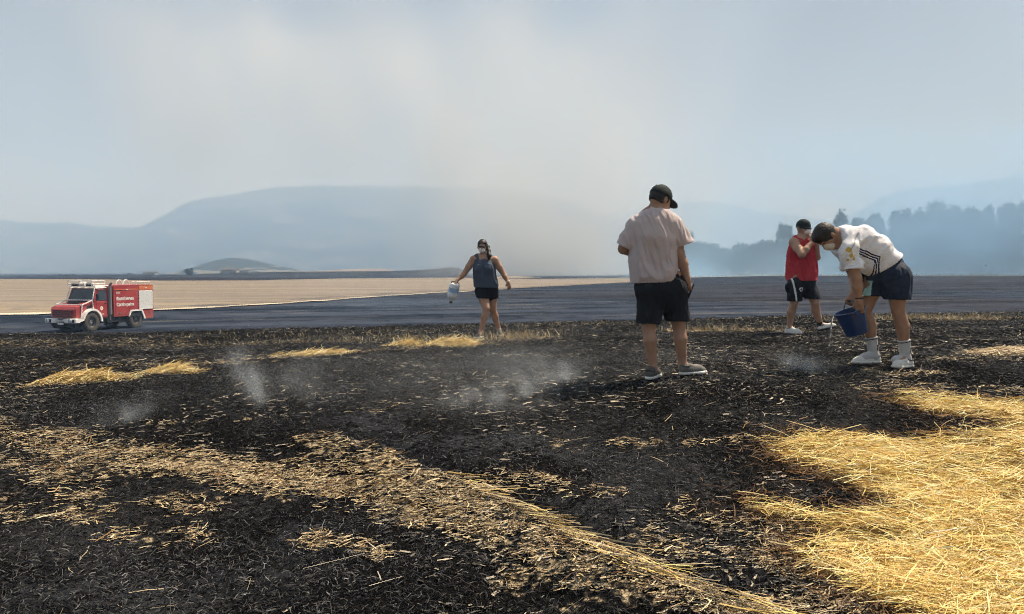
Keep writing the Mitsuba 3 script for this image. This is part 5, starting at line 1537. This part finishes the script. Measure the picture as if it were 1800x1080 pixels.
# ================= woman walking towards the camera
def woman():
    p = thing('person', 'woman in navy tank top, black shorts, sunglasses and white mask walking with a bottle', 'person')
    base = A3(-.46, 12.54, EYE - (595 - 478) / 1309 * 12.54 + 0.014)
    M = local(base)
    hc, hf, hu = A3(-.038, -.02, 1.520), A3(-.05, -1, -.12), A3(.05, 0, 1)
    LS, RS = A3(-.185, .0, 1.315), A3(.170, .0, 1.305)
    LE, LW = A3(-.345, -.02, 1.07), A3(-.455, -.10, .965)
    RE, RW = A3(.315, .05, 1.07), A3(.395, .0, .93)
    LH, LK, LA = A3(-.055, -.01, .80), A3(.035, -.14, .50), A3(-.058, -.13, .115)
    RH, RK, RA = A3(.120, .02, .80), A3(.130, .06, .47), A3(.232, .24, .125)
    B = Sdf()
    ax = head(B, hc, hf, hu, .95)
    B.cone((-.015, .01, 1.35), hc + A3(0, .015, -.05), .056, .050, .03)
    B.chain([(-.01, .0, 1.25), (-.005, 0, 1.14), (.0, -.01, 1.02), (.03, 0, .86), (.035, 0, .80)], [.145, .152, .15, .155, .16], .05, ((0, 1, 0), .70))
    B.cone(LS, (-.01, 0, 1.31), .062, .08, .05).cone(RS, (-.01, 0, 1.31), .062, .08, .05)
    B.chain([LS, LS * .5 + LE * .5, LE, LE * .65 + LW * .35, LW], [.062, .056, .044, .042, .027], .02)
    B.chain([RS, RS * .5 + RE * .5, RE, RE * .65 + RW * .35, RW], [.062, .056, .044, .042, .027], .02)
    hand(B, LW, (-.42, -.05, -.70), (.5, 0, -.6), (.3, -.8, .3), .95, .92)
    hand(B, RW, (.25, -.12, -1), (-.4, .8, 0), (-.4, -.8, 0), .7, .92)
    for hp, kn, an in ((LH, LK, LA), (RH, RK, RA)):
        B.chain([hp, (hp + kn) / 2, kn], [.078, .086, .064], .012)
        B.chain([kn, kn * .66 + an * .34 + A3(0, .012, 0), kn * .3 + an * .7, an], [.058, .064, .044, .036], .012)
    B.chain([LA, LA + A3(-.03, -.10, -.06)], [.036, .03]).chain([RA, RA + A3(.02, -.08, -.06)], [.036, .03])
    put(p, B.mesh(.008), 'skin_warm', True, M)
    r, f, u = ax
    Hh = Sdf().ell(hc + u * .036 - f * .014, A3(.083, .102, .100), ax, .01).cut(hc + f * .055 + u * .04, unit(f - u * .35)).cut(hc - u * .04, -u)
    Hh.group(.02).chain([hc - f * .07 + r * -.0 + u * .03, hc + A3(.090, .03, .0), hc + A3(.105, -.02, -.07), hc + A3(.120, -.085, -.145), hc + A3(.115, -.10, -.21)], [.050, .034, .036, .034, .014], .02)
    part(p, 'hair', Hh.mesh(.006, lambda P: .006 * (meshkit.fbm(P * A3(60, 60, 30), 3, 3) - .5)), 'hair_dark', True, M)
    V = Sdf().ell(hc + u * .062 - f * .006, A3(.082, .100, .052), ax, .01).cut(hc + u * .070, -u)
    part(p, 'cap', V.mesh(.006), 'cap_grey', True, M)
    G = Sdf().ell(hc + f * .058 + u * .012, A3(.072, .045, .020), ax, .01)
    part(p, 'sunglasses', G.cut(hc + f * .05, -f).mesh(.005), 'glasses_black', True, M)
    K_ = Sdf().ell(hc + f * .062 - u * .048, A3(.052, .056, .050), ax, .01)
    mk = part(p, 'mask', K_.cut(hc + f * .04, -f).mesh(.005), 'mask_white', True, M)
    vv = trimesh.creation.icosphere(2, .013); vv.apply_translation(hc + f * .117 - u * .046)
    part(mk, 'valve', vv, 'mask_cream', True, M)
    S = Sdf()
    S.chain([(-.01, .0, 1.22), (-.005, -.02, 1.15), (.0, -.012, 1.02), (.022, 0, .90), (.025, 0, .82)], [.150, .172, .172, .190, .204], .04, ((0, 1, 0), .74))
    S.ell((-.075, -.105, 1.155), A3(.075, .06, .075), None, .05).ell((.065, -.105, 1.155), A3(.075, .06, .075), None, .05)
    for a in (LS, RS):
        S.cone(a * .60 + A3(-.01, 0, 1.33) * .40 + A3(0, 0, .036), a * .45 + A3(-.008, 0, 1.16) * .55, .060, .10, .03)
    S.cut((0, 0, .838), (-.03, 0, -1)).cut((-.01, 0, 1.39), (0, -.5, 1))
    def fold(P):
        a = meshkit.fbm(np.stack([P[:, 0] * 9 + P[:, 2] * 2, P[:, 1] * 9, P[:, 2] * 2.6], -1), 3, 22)
        return .013 * crease(a) * np.clip((P[:, 2] - .84) / .05, 0, 1)
    part(p, 'tank_top', S.mesh(.008, fold), 'slate_cotton', True, M)
    K = Sdf()
    K.chain([(.03, .0, .86), (.033, 0, .76)], [.160, .172], .04, ((0, 1, 0), .76)).cut((0, 0, .87), (0, 0, 1))
    for hp, kn, hz in ((LH, LK, .665), (RH, RK, .655)):
        K.group(.03).cone(hp - A3(0, 0, .02), kn, .116, .108, .03).cut((0, 0, hz), (0, 0, -1))
    part(p, 'shorts', K.mesh(.008, lambda P: .006 * (meshkit.fbm(P * A3(12, 12, 4), 3, 6) - .5) * np.clip((P[:, 2] - .67) / .04, 0, 1)), 'black_cotton', True, M)
    shoe(p, M, (-.030, -.08, .012), (-.15, -.30, .0), 'shoe_dark', 'sole_white', ankle=LA, h=.007, s=.92)
    shoe(p, M, (.228, .285, .055), (.275, .05, .0), 'shoe_dark', 'sole_white', ankle=RA, h=.007, s=.92)
    wr = RW + (RE - RW) * .12
    part(p, 'bracelet', tube([wr + A3(.032 * math.cos(a), .032 * math.sin(a), .010 * math.cos(a)) for a in np.linspace(0, 6.2832, 14)], .006, 6), 'white_cloth', True, M)
    # the water jug hangs upside down from her hand by its base handle
    top = LW + A3(-.030, -.02, -.045)
    k = thing('water_bottle', 'large clear plastic water bottle hanging upside down from the hand of the walking woman', 'bottle')
    prof = [(.001, -.02), (.080, -.02), (.088, -.035), (.083, -.07), (.087, -.085), (.083, -.10), (.087, -.115), (.083, -.135), (.087, -.15), (.083, -.17), (.087, -.19), (.086, -.225), (.055, -.272), (.022, -.295), (.020, -.315), (.001, -.315)]
    b = lathe(prof, 28)
    ti = trimesh.transformations.translation_matrix(top) @ trimesh.transformations.rotation_matrix(.24, [0, 1, 0]) @ trimesh.transformations.rotation_matrix(.1, [1, 0, 0])
    b.apply_transform(ti)
    put(k, b, 'bottle_plastic', 50, M)
    c = lathe([(.001, -.312), (.027, -.312), (.027, -.35), (.001, -.35)], 18); c.apply_transform(ti)
    part(k, 'cap', c, 'black_plastic', 30, M)
    lb = lathe([(.0885, -.085), (.0885, -.165), (.0880, -.165), (.0880, -.085)], 28); lb.apply_transform(ti)
    part(k, 'label_band', lb, 'label_blue', 30, M)
    hd = tube(trimesh.transformations.transform_points(np.array([[-.07, 0, -.03], [-.06, 0, .010], [0, 0, .022], [.06, 0, .010], [.07, 0, -.03]]), ti), .008, 7)
    part(k, 'handle', hd, 'black_plastic', True, M)


scene['bottle_plastic'] = {'type': 'twosided', 'bsdf': {'type': 'principled', 'base_color': {'type': 'rgb', 'value': [.76, .80, .86]}, 'roughness': .18, 'specular': .6}}
scene['label_blue'] = pbsdf((.32, .46, .66), .4, .3)
woman()
